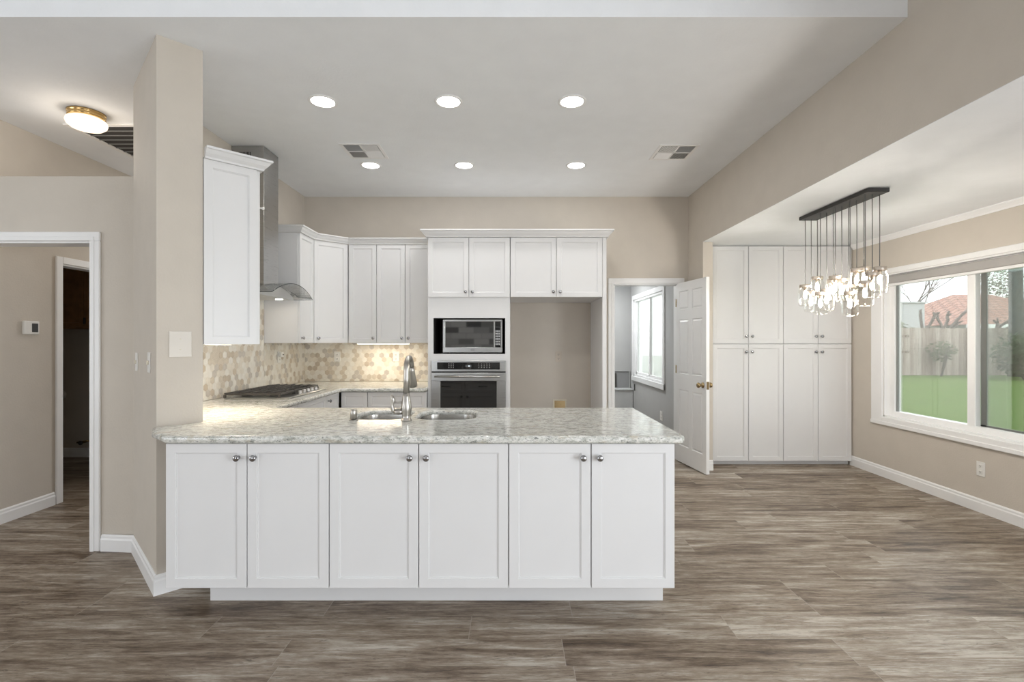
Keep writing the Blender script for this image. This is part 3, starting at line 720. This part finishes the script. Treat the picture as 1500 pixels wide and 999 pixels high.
# faucet
FB = (-.618, 2.875, .914)
fa = thing('faucet', 'brushed nickel pull down kitchen faucet with a curled side lever', 'faucet', FB)
MB().lathe([(0, 0), (.030, 0), (.030, .006), (.025, .012), (.024, .03), (.029, .055), (.030, .085), (.025, .12), (.021, .14), (.019, .16), (0, .16)], None, 24).build('base', M['nickel'], fa)
pts = [(0, 0, .15), (0, 0, .25), (0, .004, .29)]
R_ = .075
for i in range(1, 11):
    a = PI - PI * .92 * i / 10; pts.append((0, R_ + R_ * math.cos(a), .29 + R_ * math.sin(a)))
MB().tube(pts, [.019, .0175, .017] + [.0165] * 10, 16).build('spout', M['nickel'], fa)
e0 = Vector(pts[-1]); dn = (Vector(pts[-1]) - Vector(pts[-2])).normalized()
MB().tube([e0, e0 + dn * .03, e0 + dn * .06, e0 + dn * .125, e0 + dn * .135], [.0175, .018, .020, .027, .025], 16).build('spray_head', M['nickel'], fa)
lv = MB().tube([(-.02, 0, .055), (-.045, -.002, .052), (-.07, -.002, .05)], [.017, .019, .014], 14)
lv.tube([(-.062, 0, .045), (-.078, 0, .06), (-.083, 0, .085), (-.080, 0, .105), (-.076, 0, .120), (-.082, 0, .140), (-.084, 0, .152)], [.010, .012, .010, .009, .012, .010, .004], 10)
lv.tube([(-.08, 0, .108), (-.05, 0, .104), (-.022, 0, .108)], [.0055, .005, .0055], 8)
lv.build('lever', M['nickel'], fa)
ag = thing('air_gap', 'short brushed nickel air gap cylinder left of the faucet', 'air gap', (-.93, 2.885, .914))
MB().lathe([(0, 0), (.020, 0), (.020, .058), (.017, .064), (0, .064)], None, 22).build('cap', M['nickel'], ag)
MB().lathe([(.0, .0), (.026, 0), (.026, .005), (.021, .007)], None, 22).build('base_ring', M['nickel'], ag)

# ------------------------------------------------------------------ cooktop and hood
CK = (-2.06, 4.33)
ck = thing('gas_cooktop', 'stainless gas cooktop with black iron grates on the left counter', 'cooktop', (CK[0], CK[1], .914))
MB().box(-.255, .275, -.39, .39, 0, .012, .004).build('tray', M['steel'], ck)
for gy in (-.26, 0, .26):
    g = MB(); x0, x1, y0, y1 = -.245, .195, gy - .125, gy + .125
    for y in (y0, y1): g.box(x0, x1, y - .006, y + .006, .030, .048, .002)
    for x in (x0, x1): g.box(x - .006, x + .006, y0, y1, .030, .048, .002)
    for i in range(1, 3): y = y0 + (y1 - y0) * i / 3; g.box(x0, x1, y - .006, y + .006, .034, .050, .002)
    for i in range(1, 6): x = x0 + (x1 - x0) * i / 6; g.box(x - .007, x + .007, y0, y1, .038, .056, .003)
    for x in (x0, x1):
        for y in (y0, y1): g.box(x - .008, x + .008, y - .008, y + .008, .010, .034)
    g.build('grate', M['iron'], ck)
for (x, y, r) in ((-.13, -.26, .04), (.09, -.26, .032), (-.02, 0, .05), (-.13, .26, .04), (.09, .26, .032)):
    MB().lathe([(0, .011), (r, .011), (r, .020), (r * .8, .024), (r * .8, .029), (0, .030)], T(x, y, 0), 18).build('burner', M['iron'], ck)
kn = MB().lathe([(0, 0), (.020, 0), (.020, .006), (.017, .008), (.016, .028), (.013, .031), (0, .031)], None, 16).mesh('control_knob', M['steel'])
for i in range(5): link('control_knob', kn, ck, (.235, -.10 + i * .085, .012))
hd = thing('range_hood', 'stainless chimney range hood with curved glass canopy on the left wall', 'range hood', (XL + .004, 4.33, 1.76))
c = MB().box(0, .276, -.13, .13, .10, ZC - 1.76 - .003, .002)
c.build('chimney', M['steel'], hd)
sl = MB()
for i in range(9): sl.box(.06 + i * .012, .067 + i * .012, -.1312, -.129, 1.185, 1.235)
sl.build('vent_slots', M['black'], hd)
# curved glass: an arch across the hood's width
gl = MB(); gm = []
NY = 20
def gz(t): return .105 * (1 - (2 * t - 1) ** 2) + .012
def gx(t): return .490 - .012 * (2 * t - 1) ** 2
top, bot = [], []
for i in range(NY + 1):
    t_ = i / NY; y = -.40 + .80 * t_
    top.append((gl.bm.verts.new((.004, y, gz(t_) + .006)), gl.bm.verts.new((gx(t_), y, gz(t_) + .006))))
    bot.append((gl.bm.verts.new((.004, y, gz(t_))), gl.bm.verts.new((gx(t_), y, gz(t_)))))
for i in range(NY):
    for a, fl in ((top, 0), (bot, 1)):
        f_ = gl.bm.faces.new((a[i][0], a[i][1], a[i + 1][1], a[i + 1][0])); f_.smooth = True
gl._done(); gl.mi = 1
for i in range(NY):
    gl.bm.faces.new((top[i][1], top[i + 1][1], bot[i + 1][1], bot[i][1])); gl.bm.faces.new((top[i][0], top[i + 1][0], bot[i + 1][0], bot[i][0]))
for r_ in (0, NY): gl.bm.faces.new((top[r_][0], top[r_][1], bot[r_][1], bot[r_][0]))
gl._done()
gl.build('glass_canopy', [M['hoodglass'], M['hoodedge']], hd)
bd = MB(); pts = []
n = 16
ys = [-.36 + .72 * i / n for i in range(n + 1)]
poly = [(y, -.0 + .0) for y in ys]
lo = [bd.bm.verts.new((.0, y, .008)) for y in ys]; lo2 = [bd.bm.verts.new((.31, y, .008)) for y in ys]
hi = [bd.bm.verts.new((.0, y, gz((y + .40) / .80) - .004)) for y in ys]; hi2 = [bd.bm.verts.new((.31, y, gz((y + .40) / .80) - .004)) for y in ys]
for i in range(n):
    bd.bm.faces.new((lo[i], lo[i + 1], lo2[i + 1], lo2[i])); bd.bm.faces.new((hi[i], hi2[i], hi2[i + 1], hi[i + 1])); bd.bm.faces.new((lo2[i], lo2[i + 1], hi2[i + 1], hi2[i])); bd.bm.faces.new((lo[i], hi[i], hi[i + 1], lo[i + 1]))
for i in (0, n): bd.bm.faces.new((lo[i], lo2[i], hi2[i], hi[i]))
bd._done(); bd.build('hood_body', plain('satin_hood_steel', (.58, .58, .575), .5, .6), hd)
for y in (-.22, .22):
    area_light('hood_lamp', (XL + .244, 4.33 + y, 1.757), (0, 0, 0), .05, .05, .22, (1, .9, .75), 'DISK')
    MB().lathe([(0, 0), (.03, 0), (.032, .003), (.032, .009)], T(.24, y, .001), 16).build('hood_lamp', emit('hood_lamp_glow', (1, .95, .85), 4) if y < 0 else bpy.data.materials['hood_lamp_glow'], hd)

# ------------------------------------------------------------------ tile backsplashes
def clip_poly(poly, x0, x1, z0, z1):
    def cl(pts, f, inter):
        out = []
        for i, p in enumerate(pts):
            q_ = pts[i - 1]
            if f(p):
                if not f(q_): out.append(inter(q_, p))
                out.append(p)
            elif f(q_): out.append(inter(q_, p))
        return out
    def ix(c): return lambda a, b: (c, a[1] + (b[1] - a[1]) * (c - a[0]) / (b[0] - a[0]))
    def iz(c): return lambda a, b: (a[0] + (b[0] - a[0]) * (c - a[1]) / (b[1] - a[1]), c)
    for f, it in ((lambda p: p[0] >= x0, ix(x0)), (lambda p: p[0] <= x1, ix(x1)), (lambda p: p[1] >= z0, iz(z0)), (lambda p: p[1] <= z1, iz(z1))):
        poly = cl(poly, f, it)
        if len(poly) < 3: return []
    return poly
def hexwall(name, label, u0, u1, z0, z1, pos, thick_dir, seed):
    """pos(u,z,d) -> world point; d = distance off the wall"""
    rnd = random.Random(seed); mb = MB(); mb.mi = 5
    mb.face([pos(u0, z0, .002), pos(u1, z0, .002), pos(u1, z1, .002), pos(u0, z1, .002)])
    R0 = .033; R1 = .0315; dx = R0 * math.sqrt(3); dz = R0 * 1.5
    j = 0; z = z0 - dz
    while z < z1 + dz:
        u = u0 - dx + (dx / 2 if j % 2 else 0)
        while u < u1 + dx:
            pl = clip_poly([(u + R1 * math.cos(math.radians(30 + 60 * i)), z + R1 * math.sin(math.radians(30 + 60 * i))) for i in range(6)], u0, u1, z0, z1)
            if len(pl) >= 3:
                mb.mi = rnd.choices(range(5), [38, 24, 17, 9, 12])[0]
                mb.face([pos(a, b, .006) for a, b in pl])
            u += dx
        z += dz; j += 1
    return tag(mb.build(name, TILE, recalc=False), label, 'backsplash')
hexwall('tile_backsplash', 'beige hexagon tile backsplash on the left wall behind the cooktop', 3.47, 4.745, .917, 1.80, lambda u, z, d: (XL + d, u, z), 1, 5)
hexwall('tile_backsplash', 'beige hexagon tile backsplash on the left wall below the corner cabinets', 4.75, YB - .007, .917, 1.357, lambda u, z, d: (XL + d, u, z), 1, 8)
hexwall('tile_backsplash', 'beige hexagon tile backsplash along the back wall under the wall cabinets', XL + .007, -.855, .917, 1.357, lambda u, z, d: (u, YB - d, z), 1, 6)

# ------------------------------------------------------------------ under-cabinet lights
def strip(label, loc, rz, ln, power, th=.014):
    t = thing('under_cabinet_light', label, 'light', loc, rz, 'under cabinet light strips')
    MB().box(-ln / 2, ln / 2, -.014, .014, th * .3, th, .0005).build('housing', M['plate'], t)
    MB().box(-ln / 2 + .005, ln / 2 - .005, -.012, .012, 0, th * .3).build('diffuser', M['strip'], t)
    area_light('strip_light', (loc[0], loc[1], loc[2] - .004), (0, 0, rz), ln, .025, power * .62, (1, .85, .66))
strip('lit warm light strip under the back wall cabinets', (-1.42, 5.43, UZ0 - .0145), 0, .58, 3.4)
c0 = Vector((P0[0], P0[1])) + Vector((sp, sp)) * .15 + Vector((-sp, sp)) * .31
strip('warm light strip under the cabinet on the angled wall', (c0.x, c0.y, UZ0 - .0045), math.radians(135), .5, 8, .004)

# ------------------------------------------------------------------ outlets, switches, plates
def wallplate(name, label, cat, loc, rz, kind, w_=.072, h=.116, mat_=None, group=None):
    mat_ = mat_ or M['plate']
    t = thing(name, label, cat, loc, rz, group)
    MB().box(-w_ / 2, w_ / 2, -.006, 0, -h / 2, h / 2, .002).build('cover_plate', mat_, t)
    if kind == 'outlet':
        for s in (-1, 1):
            r_ = MB().box(-.017, .017, -.009, -.005, s * .024 - .014, s * .024 + .014, .003).build('receptacle', mat_, t)
            MB().box(-.008, -.005, -.0095, -.0085, s * .024 - .004, s * .024 + .006).box(.005, .008, -.0095, -.0085, s * .024 - .004, s * .024 + .006).box(-.0025, .0025, -.0095, -.0085, s * .024 - .011, s * .024 - .006).build('slots', M['dark'], r_)
    elif kind == 'switch':
        MB().box(-.006, .006, -.016, -.005, -.012, .012, .002).build('toggle', M['ivory'], t)
    elif kind == 'blank':
        s_ = MB()
        for s in (-1, 1): s_.lathe([(0, 0), (.0035, 0), (.003, .001), (0, .001)], T(0, -.006, s * h * .2) @ FWD, 8)
        s_.build('screws', M['ivory'], t)
    return t
wallplate('power_outlet', 'white power outlet low on the right wall below the window', 'outlet', (XR, 3.96, .349), -PI / 2, 'outlet')
o = wallplate('power_outlet', 'white outlet on the left wall tiles past the cooktop, holding a plug', 'outlet', (XL + .0065, 5.05, 1.215), PI / 2, 'outlet', group='outlets on the tiled walls')
wallplate('power_outlet', 'white outlet on the back wall tiles nearer the corner', 'outlet', (-2.02, YB - .0065, 1.20), 0, 'outlet', group='outlets on the tiled walls')
wallplate('power_outlet', 'white outlet on the back wall tiles behind the faucet', 'outlet', (-1.34, YB - .0065, 1.20), 0, 'outlet', group='outlets on the tiled walls')
pl = thing('plug_adapter', 'white plug adapter with dark prongs in the left tiled wall outlet', 'plug', (XL + .016, 5.05, 1.24), PI / 2)
MB().box(-.026, .026, -.030, 0, -.026, .026, .004).build('plug_body', M['plate'], pl); MB().box(-.004, .022, -.032, -.029, -.006, .004).build('plug_face', M['dark'], pl)
wallplate('power_outlet', 'beige outlet in the middle of the empty fridge alcove wall', 'outlet', (.537, YB, 1.20), 0, 'outlet', mat_=plain('painted_outlet', (.60, .53, .45), .5))
def wallpt(s): return (C_[0] + (A[0] - C_[0]) * s, C_[1] + (A[1] - C_[1]) * s)
for s, l, kz in ((.193, 'white light switch on the angled wall, farther from its corner', 1.248), (.745, 'white light switch on the angled wall, nearer its front corner', 1.257)):
    p = wallpt(s); wallplate('light_switch', l, 'switch', (p[0], p[1], kz), -PI / 4, 'switch', group='switches on the angled wall')
wallplate('blank_cover_plate', 'blank white cover plate with two screws on the front of the angled wall', 'cover plate', ((A[0] + B[0]) / 2, (A[1] + B[1]) / 2, 1.362), PI / 4, 'blank', .108, .145, plain('painted_plate', (.68, .64, .58), .45))
vb = thing('water_valve_box', 'small ivory water valve box low in the fridge alcove', 'valve box', (.553, YB, .645))
MB().box(-.08, .08, -.012, 0, -.06, -.045, .002).box(-.08, .08, -.012, 0, .045, .06, .002).box(-.08, -.062, -.012, 0, -.045, .045, .002).box(.062, .08, -.012, 0, -.045, .045, .002).build('frame', M['ivory'], vb)
MB().box(-.062, .062, -.004, 0, -.045, .045).build('recess', M['dbrass'], vb)
# thermostat on hall wall
ts = thing('thermostat', 'white square thermostat with a dark screen on the hallway wall', 'thermostat', (HX, 3.94, 1.486), PI / 2)
MB().box(-.075, .055, -.024, 0, -.055, .055, .010, seg=3).build('housing', M['plate'], ts)
MB().box(-.012, .040, -.026, -.022, -.035, .035, .003).build('screen', M['black'], ts)
# back room
wallplate('power_outlet', 'white double outlet low on the grey wall by the open door', 'outlet', (XH, 6.70, .36), -PI / 2, 'outlet', .115, .125)
wallplate('power_outlet', 'small dark outlet under the far end of the back room window', 'outlet', (XH, 8.17, .61), -PI / 2, 'outlet', .07, .11, M['dark'])
lb = thing('laundry_box', 'grey recessed utility box on the far wall of the back room', 'utility box', (1.865, 8.45, .57))
mb = MB().box(-.19, .16, -.02, 0, .29, .305).box(-.19, -.175, -.02, 0, 0, .29).box(.145, .16, -.02, 0, 0, .29).box(-.175, .145, -.02, 0, 0, .012)
mb.build('frame', M['grey_wall'], lb); MB().box(-.175, .145, -.006, 0, .012, .29).build('back_panel', plain('box_grey', (.30, .30, .30), .6), lb)
MB().box(-.12, -.075, -.03, -.006, .02, .26, .004).box(-.165, -.14, -.03, -.006, .02, .10, .004).build('valves', M['dark'], lb)
lg = MB().box(1.0, 2.03, 8.25, 8.448, 0, .555, .004); lg.box(.99, 2.03, 8.235, 8.448, .555, .572, .003)
tag(lg.build('low_ledge', plain('pale_grey_ledge', (.55, .56, .56), .6)), 'pale grey low ledge along the far wall of the back room', 'ledge')

# ------------------------------------------------------------------ utility room seen through the hall
wc = thing('wood_cabinet', 'oak wall cabinet in the dark utility room off the hall', 'cabinet', (-5.60, 5.52, 1.52))
MB().box(0, 1.5, .021, .335, 0, .76, .002).build('body', M['wood'], wc)
def oak_door(x, w_):
    me = shaker_mesh(w_, .72, .02, .06); me.materials.clear(); me.materials.append(M['wood']); d = link('door', me, wc, (x, 0, .02))
    return d
oak_door(.28, .505); d = oak_door(.792, .505)
MB().box(.012, .022, -.025, 0, .03, .10, .002).build('handle', M['dark'], d)
hb = thing('water_valve', 'dark brass washer valve low on the utility room wall', 'valve', (-5.08, 5.86, .18))
MB().tube([(0, 0, 0), (0, -.07, 0)], .013, 8).tube([(-.06, -.05, .0), (.08, -.05, .02)], .011, 8).build('pipe', M['dbrass'], hb); MB().lathe([(0, 0), (.026, 0), (.026, .008), (0, .01)], T(.0, -.07, 0) @ FWD, 12).build('valve_wheel', M['dark'], hb)
dv = thing('dryer_vent_hose', 'short white dryer vent stub on the utility room wall', 'vent hose', (-5.36, 5.86, .74))
MB().lathe([(.05, 0), (.055, .02), (.05, .04), (.055, .06), (.05, .08), (.055, .10), (.05, .12)], FWD, 16).build('hose', M['plate'], dv)
MB().lathe([(0, .1), (.048, .1)], FWD, 16).build('hose_mouth', M['dark'], dv)

# ------------------------------------------------------------------ ceiling lights and vents
cans = [(-1.318, 3.426, 'front row, left'), (-.4425, 3.426, 'front row, middle'), (.4187, 3.426, 'front row, right'), (-1.342, 4.669, 'back row, left, touching the vent'), (-.454, 4.669, 'back row, middle'), (.610, 4.669, 'back row, right')]
proto = None
for i, (x, y, l) in enumerate(cans):
    lb_ = 'round white recessed ceiling light, ' + l
    if proto is None:
        proto = thing('recessed_light', lb_, 'ceiling light', (x, y, ZC), 0, 'recessed lights in the kitchen ceiling')
        MB().lathe([(.098, 0), (.098, -.003), (.090, -.006), (.080, -.006), (.078, -.002), (.078, 0)], None, 32).build('trim_ring', M['trim'], proto)
        MB().lathe([(0, -.0025), (.079, -.0025)], None, 32).build('lens', M['canlens'], proto)
    else:
        c = copy_tree(proto); c.location = (x, y, ZC); c['label'] = lb_
    area_light('can_light', (x, y, ZC - .008), (0, 0, 0), .15, .15, CAN_POWER, (1, .985, .97), 'DISK')
def vent(label, cx, cy, flip):
    t = thing('ceiling_vent', label, 'vent', (cx, cy, ZC), 0, 'air vents in the kitchen ceiling')
    s = .172; mb = MB()
    mb.box(-s, s, -s, -s + .028, -.006, 0, .002).box(-s, s, s - .028, s, -.006, 0, .002).box(-s, -s + .028, -s + .028, s - .028, -.006, 0, .002).box(s - .028, s, -s + .028, s - .028, -.006, 0, .002)
    mb.box(-.008, .008, -s + .028, s - .028, -.006, 0).box(-s + .028, s - .028, -.008, .008, -.006, 0)
    mb.build('frame', M['trim'], t)
    MB().box(-s + .02, s - .02, -s + .02, s - .02, -.0022, -.0005).build('duct', M['dark'], t)
    a0, a1 = .010, s - .03
    for ix, sx in enumerate((-1, 1)):
        for iy, sy in enumerate((-1, 1)):
            sl = MB(); horiz = (ix + iy + flip) % 2 == 0
            tilt = (.6 if (iy == 0) else -.6) * (1 if horiz else (1 if ix == 0 else -1) * (1 if iy == 0 else -1))
            for k_ in range(10):
                u = a0 + (a1 - a0) * (k_ + .5) / 10
                if horiz:
                    m_ = T(sx * (a0 + a1) / 2, sy * u, -.0065) @ Matrix.Rotation(tilt, 4, 'X')
                    sl.box(-(a1 - a0) / 2, (a1 - a0) / 2, -.0042, .0042, -.0006, .0006, 0, m_)
                else:
                    m_ = T(sx * u, sy * (a0 + a1) / 2, -.0065) @ Matrix.Rotation(tilt, 4, 'Y')
                    sl.box(-.0042, .0042, -(a1 - a0) / 2, (a1 - a0) / 2, -.0006, .0006, 0, m_)
            sl.build('louver_set', M['trim'], t)
vent('square ceiling air vent on the left, beside a recessed light', -1.295, 4.32, 0)
vent('square ceiling air vent on the right, near the header wall', 1.43, 4.35, 1)
rg = thing('return_air_grille', 'large dark louvered return air grille in the hall ceiling', 'vent', (-3.08, 4.12, ZC))
MB().box(-.37, .37, -.35, -.31, -.012, 0, .003).box(-.37, .37, .31, .35, -.012, 0, .003).box(-.37, -.33, -.31, .31, -.012, 0, .003).box(.33, .37, -.31, .31, -.012, 0, .003).build('frame', M['trim'], rg)
MB().box(-.33, .33, -.31, .31, -.003, -.001).build('filter', plain('dark_filter', (.05, .047, .045), .9), rg)  # flat near-black sheet behind the louvers
sl = MB()
for k_ in range(7): sl.box(-.33, .33, -.31 + .085 * (k_ + 1) - .004, -.31 + .085 * (k_ + 1) + .004, -.010, -.004)
sl.build('louvers', plain('grey_louver', (.25, .25, .25), .5), rg)
fl = thing('flush_ceiling_lamp', 'lit opal glass ceiling lamp with a brass ring in the hall', 'ceiling lamp', (-3.115, 3.60, ZC))
MB().lathe([(0, 0), (.115, 0), (.115, -.014), (.108, -.018), (.112, -.024), (.112, -.038), (.106, -.044), (0, -.044)], None, 32).build('brass_ring', M['brass'], fl)
MB().lathe([(.100, -.044), (.118, -.055), (.124, -.072), (.118, -.092), (.095, -.112), (.055, -.126), (0, -.131)], None, 32).build('glass_shade', M['globe'], fl)
l = bpy.data.lights.new('hall_lamp_glow', 'POINT'); l.energy = 2.8; l.color = (1, .88, .74); l.shadow_soft_size = .10
o = bpy.data.objects.new('hall_lamp_glow', l); COL.objects.link(o); o.location = (-3.115, 3.60, ZC - .25)

# ------------------------------------------------------------------ chandelier of jars
ch = thing('jar_chandelier', 'rectangular chandelier of fifteen lit glass jars hanging in the nook', 'chandelier', (2.532, 3.80, 1.62))
cz = ZN - 1.62
MB().box(-.075, .075, -.41, .41, cz - .030, cz - .001, .003).build('canopy', M['bronze'], ch)
rows_ = [(4.16, 1180.8, 417, 1187.8, 426, 1195.5, 405), (3.955, 1203.2, 428, 1211.8, 423, 1219.8, 409), (3.775, 1227.7, 404, 1231, 408, 1242.2, 417), (3.61, 1244, 427, 1255.5, 393, 1262.5, 391), (3.455, 1271.8, 411, 1276.2, 399, 1285.8, 391)]
JAR = MB().lathe([(.040, 0), (.041, -.016), (.050, -.032), (.053, -.045), (.053, -.130), (.049, -.152), (.040, -.160), (.034, -.157), (0, -.156)], None, 24).mesh('jar', M['jar'])
LID = MB().lathe([(0, .020), (.020, .022), (.042, .020), (.0435, .016), (.0435, -.004), (.0425, -.006)], None, 24).mesh('lid', M['lid'])
BULB = MB().lathe([(0, -.035), (.008, -.037), (.009, -.045), (.012, -.060), (.0135, -.075), (.011, -.090), (.006, -.098), (0, -.100)], None, 14).mesh('bulb', M['bulb'])
SOCK = MB().lathe([(0, .0), (.013, .0), (.013, -.036), (0, -.037)], None, 12).mesh('socket', M['lid'])
for row in rows_:
    yy = row[0]
    for j, xo in enumerate((-.050, 0, .052)):
        d = yy; z = 1.38 + (499.5 - row[2 + 2 * j]) * d / 720 - .02 - 1.62
        jr = link('jar', JAR, ch, (xo, yy - 3.80, z))
        link('lid', LID, jr); link('bulb', BULB, jr); link('socket', SOCK, jr)
        MB().tube([(0, 0, 0), (.001, 0, (cz - .03 - z - .02) * .5), (0, 0, cz - .03 - z - .02)], .0028, 6).build('cord', M['cord'], ch, (xo, yy - 3.80, z + .02))

# ------------------------------------------------------------------ outdoors
struct('lawn', MB().box(3.95, 60, -10, 45, -.10, .05), M['grass'], 'green lawn outside the window')
def fence_panel(x0, x1):
    mb = MB(); n = int((x1 - x0) / .145)
    rnd = random.Random(int(x0 * 10))
    for i in range(n): mb.box(x0 + i * .145 + .003, x0 + (i + 1) * .145 - .003, 0, .02, .06, 1.88 + rnd.uniform(-.015, .015))
    return mb
fe = thing('wood_fence', 'weathered wooden board fence across the back of the lawn', 'fence', (0, 19.0, 0))
for i in range(6): fence_panel(6 + 2.9 * i, 6 + 2.9 * (i + 1)).build('board_panel', M['boards'], fe)
fp = MB()
for i in range(7): MB().box(5.95 + 2.9 * i, 6.05 + 2.9 * i, -.09, 0, .05, 1.9, .005).build('post', M['boards'], fe)
for z in (.55, 1.62): MB().box(17.7, 23.4, -.05, -.001, z, z + .09).build('rail', M['boards'], fe)
def house(name, label, x0, x1, y0, y1, zw, zr, hip=3.3, over=.5):
    t = thing(name, label, 'house', ((x0 + x1) / 2, y0, 0))
    hx_, dd = (x1 - x0) / 2, y1 - y0
    MB().box(-hx_, hx_, 0, dd, .0, zw).build('wall', M['stucco'], t)
    ym = dd / 2
    r_ = MB(); e_, f_ = hx_ + over, dd + over; zl = zw - .05
    p = [(-e_, -over, zl), (e_, -over, zl), (e_, f_, zl), (-e_, f_, zl), (-e_ + hip, ym, zr), (e_ - hip, ym, zr)]
    r_.face([p[0], p[1], p[5], p[4]]).face([p[2], p[3], p[4], p[5]]).face([p[3], p[0], p[4]]).face([p[1], p[2], p[5]]).face([p[3], p[2], p[1], p[0]])
    r_.build('roof', M['roof'], t)
    MB().box(-hx_ - over, hx_ + over, -over - .06, -over, zw - .28, zw - .03).build('fascia', M['trim'], t)
    return t
house('house', 'pink tile roofed house beyond the fence, left of the window mullion', 25.9, 34.0, 28.0, 36.0, 2.35, 4.4)
house('house', 'pink tile roofed house beyond the fence, seen in the right pane', 35.0, 47, 30.0, 39.0, 2.5, 4.9)
sh_ = thing('white_shed', 'plain white shed behind the fence at the left edge of the window', 'shed', (21.6, 27.5, 0))
MB().box(-1.6, 1.5, 0, 3, 0, 3.5, .02).build('wall', M['stucco'], sh_); MB().box(-1.7, 1.6, -.1, 3.1, 3.5, 3.58).build('roof', M['stucco'], sh_)
def branch(mb, p, d, ln, r, depth, rnd, spread=.55):
    pts = [p]; dd = d.copy()
    for i in range(3):
        dd = (dd + Vector((rnd.uniform(-.15, .15), rnd.uniform(-.15, .15), rnd.uniform(-.08, .12)))).normalized(); pts.append(pts[-1] + dd * ln / 3)
    mb.tube(pts, [r, r * .88, r * .76, r * .62], 5)
    if depth > 0:
        for k_ in range(3 if depth > 1 else 2):
            nd = (dd + Vector((rnd.uniform(-1, 1), rnd.uniform(-1, 1), rnd.uniform(-.3, .8))) * spread).normalized()
            branch(mb, pts[-1 - (k_ == 2)], nd, ln * rnd.uniform(.65, .85), r * .58, depth - 1, rnd, spread)
rnd = random.Random(11)
bt = thing('bare_tree', 'bare leafless tree above the white shed', 'tree', (31.0, 38.5, 0))
mb = MB(); branch(mb, Vector((0, 0, 0)), Vector((.05, 0, 1)), 3.3, .13, 6, rnd, .7); mb.build('trunk', M['bark'], bt)
def stub_tree(label, x, y, seed, arms):
    t = thing('pollarded_tree', label, 'tree', (x, y, 0), 0, 'pruned trees behind the fence'); mb = MB(); rnd = random.Random(seed)
    mb.tube([(0, 0, 0), (.03, 0, .9), (0, 0, 1.75)], [.16, .13, .13], 8)
    for (dx, dz, r) in arms:
        pts = [Vector((0, 0, 1.6))]
        for i in range(1, 5): pts.append(Vector((dx * i / 4 + rnd.uniform(-.04, .04), rnd.uniform(-.05, .05), 1.6 + dz * (i / 4) ** .8)))
        mb.tube(pts, [r, r * .95, r * .9, r * .95, r * 1.05], 7)
        for k_ in range(3): mb.tube([pts[-1], pts[-1] + Vector((rnd.uniform(-.2, .2), 0, rnd.uniform(.08, .25)))], [r * .7, r * .5], 6)
    mb.build('trunk', M['bark'], t)
stub_tree('short pruned tree stub above the fence, nearer the shed', 16.9, 20.2, 2, [(-.15, .9, .06), (.45, .75, .06)])
stub_tree('pruned tree above the fence with one long arm towards the mullion', 17.75, 20.2, 4, [(-.3, .85, .055), (.15, .8, .06), (.95, 1.05, .06), (.6, .5, .05)])
stub_tree('pruned tree above the fence seen in the right pane', 19.7, 20.2, 7, [(.3, .5, .06), (.9, .75, .06), (.95, .45, .05)])
def shrub(name, label, x, y, rx, rz_, zc, n, leaf, mat_, seed, cat='shrub', z0=.05, stems=5, ry=None):
    t = thing(name, label, cat, (x, y, z0)); rnd = random.Random(seed); mb = MB(); ry = ry or rx
    for i in range(n):
        a = rnd.uniform(0, 2 * PI); u = rnd.uniform(-1, 1); r = rnd.random() ** .4
        c_ = Vector((rx * r * math.cos(a) * math.sqrt(1 - u * u), ry * r * math.sin(a) * math.sqrt(1 - u * u), zc + rz_ * r * u))
        e1 = Vector((rnd.gauss(0, 1), rnd.gauss(0, 1), rnd.gauss(0, 1))).normalized(); e2 = e1.orthogonal().normalized()
        s = leaf * rnd.uniform(.6, 1.3)
        vs = [mb.bm.verts.new(c_ + e1 * s), mb.bm.verts.new(c_ + e2 * s * .45), mb.bm.verts.new(c_ - e1 * s), mb.bm.verts.new(c_ - e2 * s * .45)]
        mb.bm.faces.new(vs)
    mb._done(); mb.build('foliage', mat_, t, recalc=False)
    st = MB()
    for i in range(stems):
        a = rnd.uniform(0, 2 * PI); st.tube([(0, 0, 0), (rx * .3 * math.cos(a), ry * .3 * math.sin(a), zc * .6), (rx * .6 * math.cos(a), ry * .6 * math.sin(a), zc + rz_ * .4)], [.035, .025, .012], 5)
    st.build('stem', M['bark'], t)
    return t
shrub('shrub', 'sparse leaning shrub on the lawn in front of the fence', 16.15, 18.5, .45, .42, .95, 420, .065, M['leaf_pale'], 3)
shrub('shrub', 'dark green bush on the lawn at the right of the window', 17.6, 16.9, .85, .80, .85, 1500, .09, M['leaf_dark'], 4)
shrub('shrub', 'olive green bush behind the fence beside the white shed', 15.6, 20.2, .75, .40, 1.75, 700, .08, M['leaf_mid'], 5)
tt = thing('tall_tree', 'tall tree with a thick grey trunk behind the dark bush', 'tree', (18.85, 18.4, 0))
MB().tube([(0, 0, 0), (.03, 0, 2), (0, 0, 4), (-.1, 0, 7)], [.23, .21, .20, .16], 12).build('trunk', M['bluebark'], tt)
t = shrub('evergreen_tree', 'distant evergreen treetop above the roofs in the right pane', 44.6, 45.0, 2.0, 1.8, 6.6, 1500, .14, M['leaf_mid'], 9, 'tree', 0, 3)
print('objects', len(bpy.data.objects))
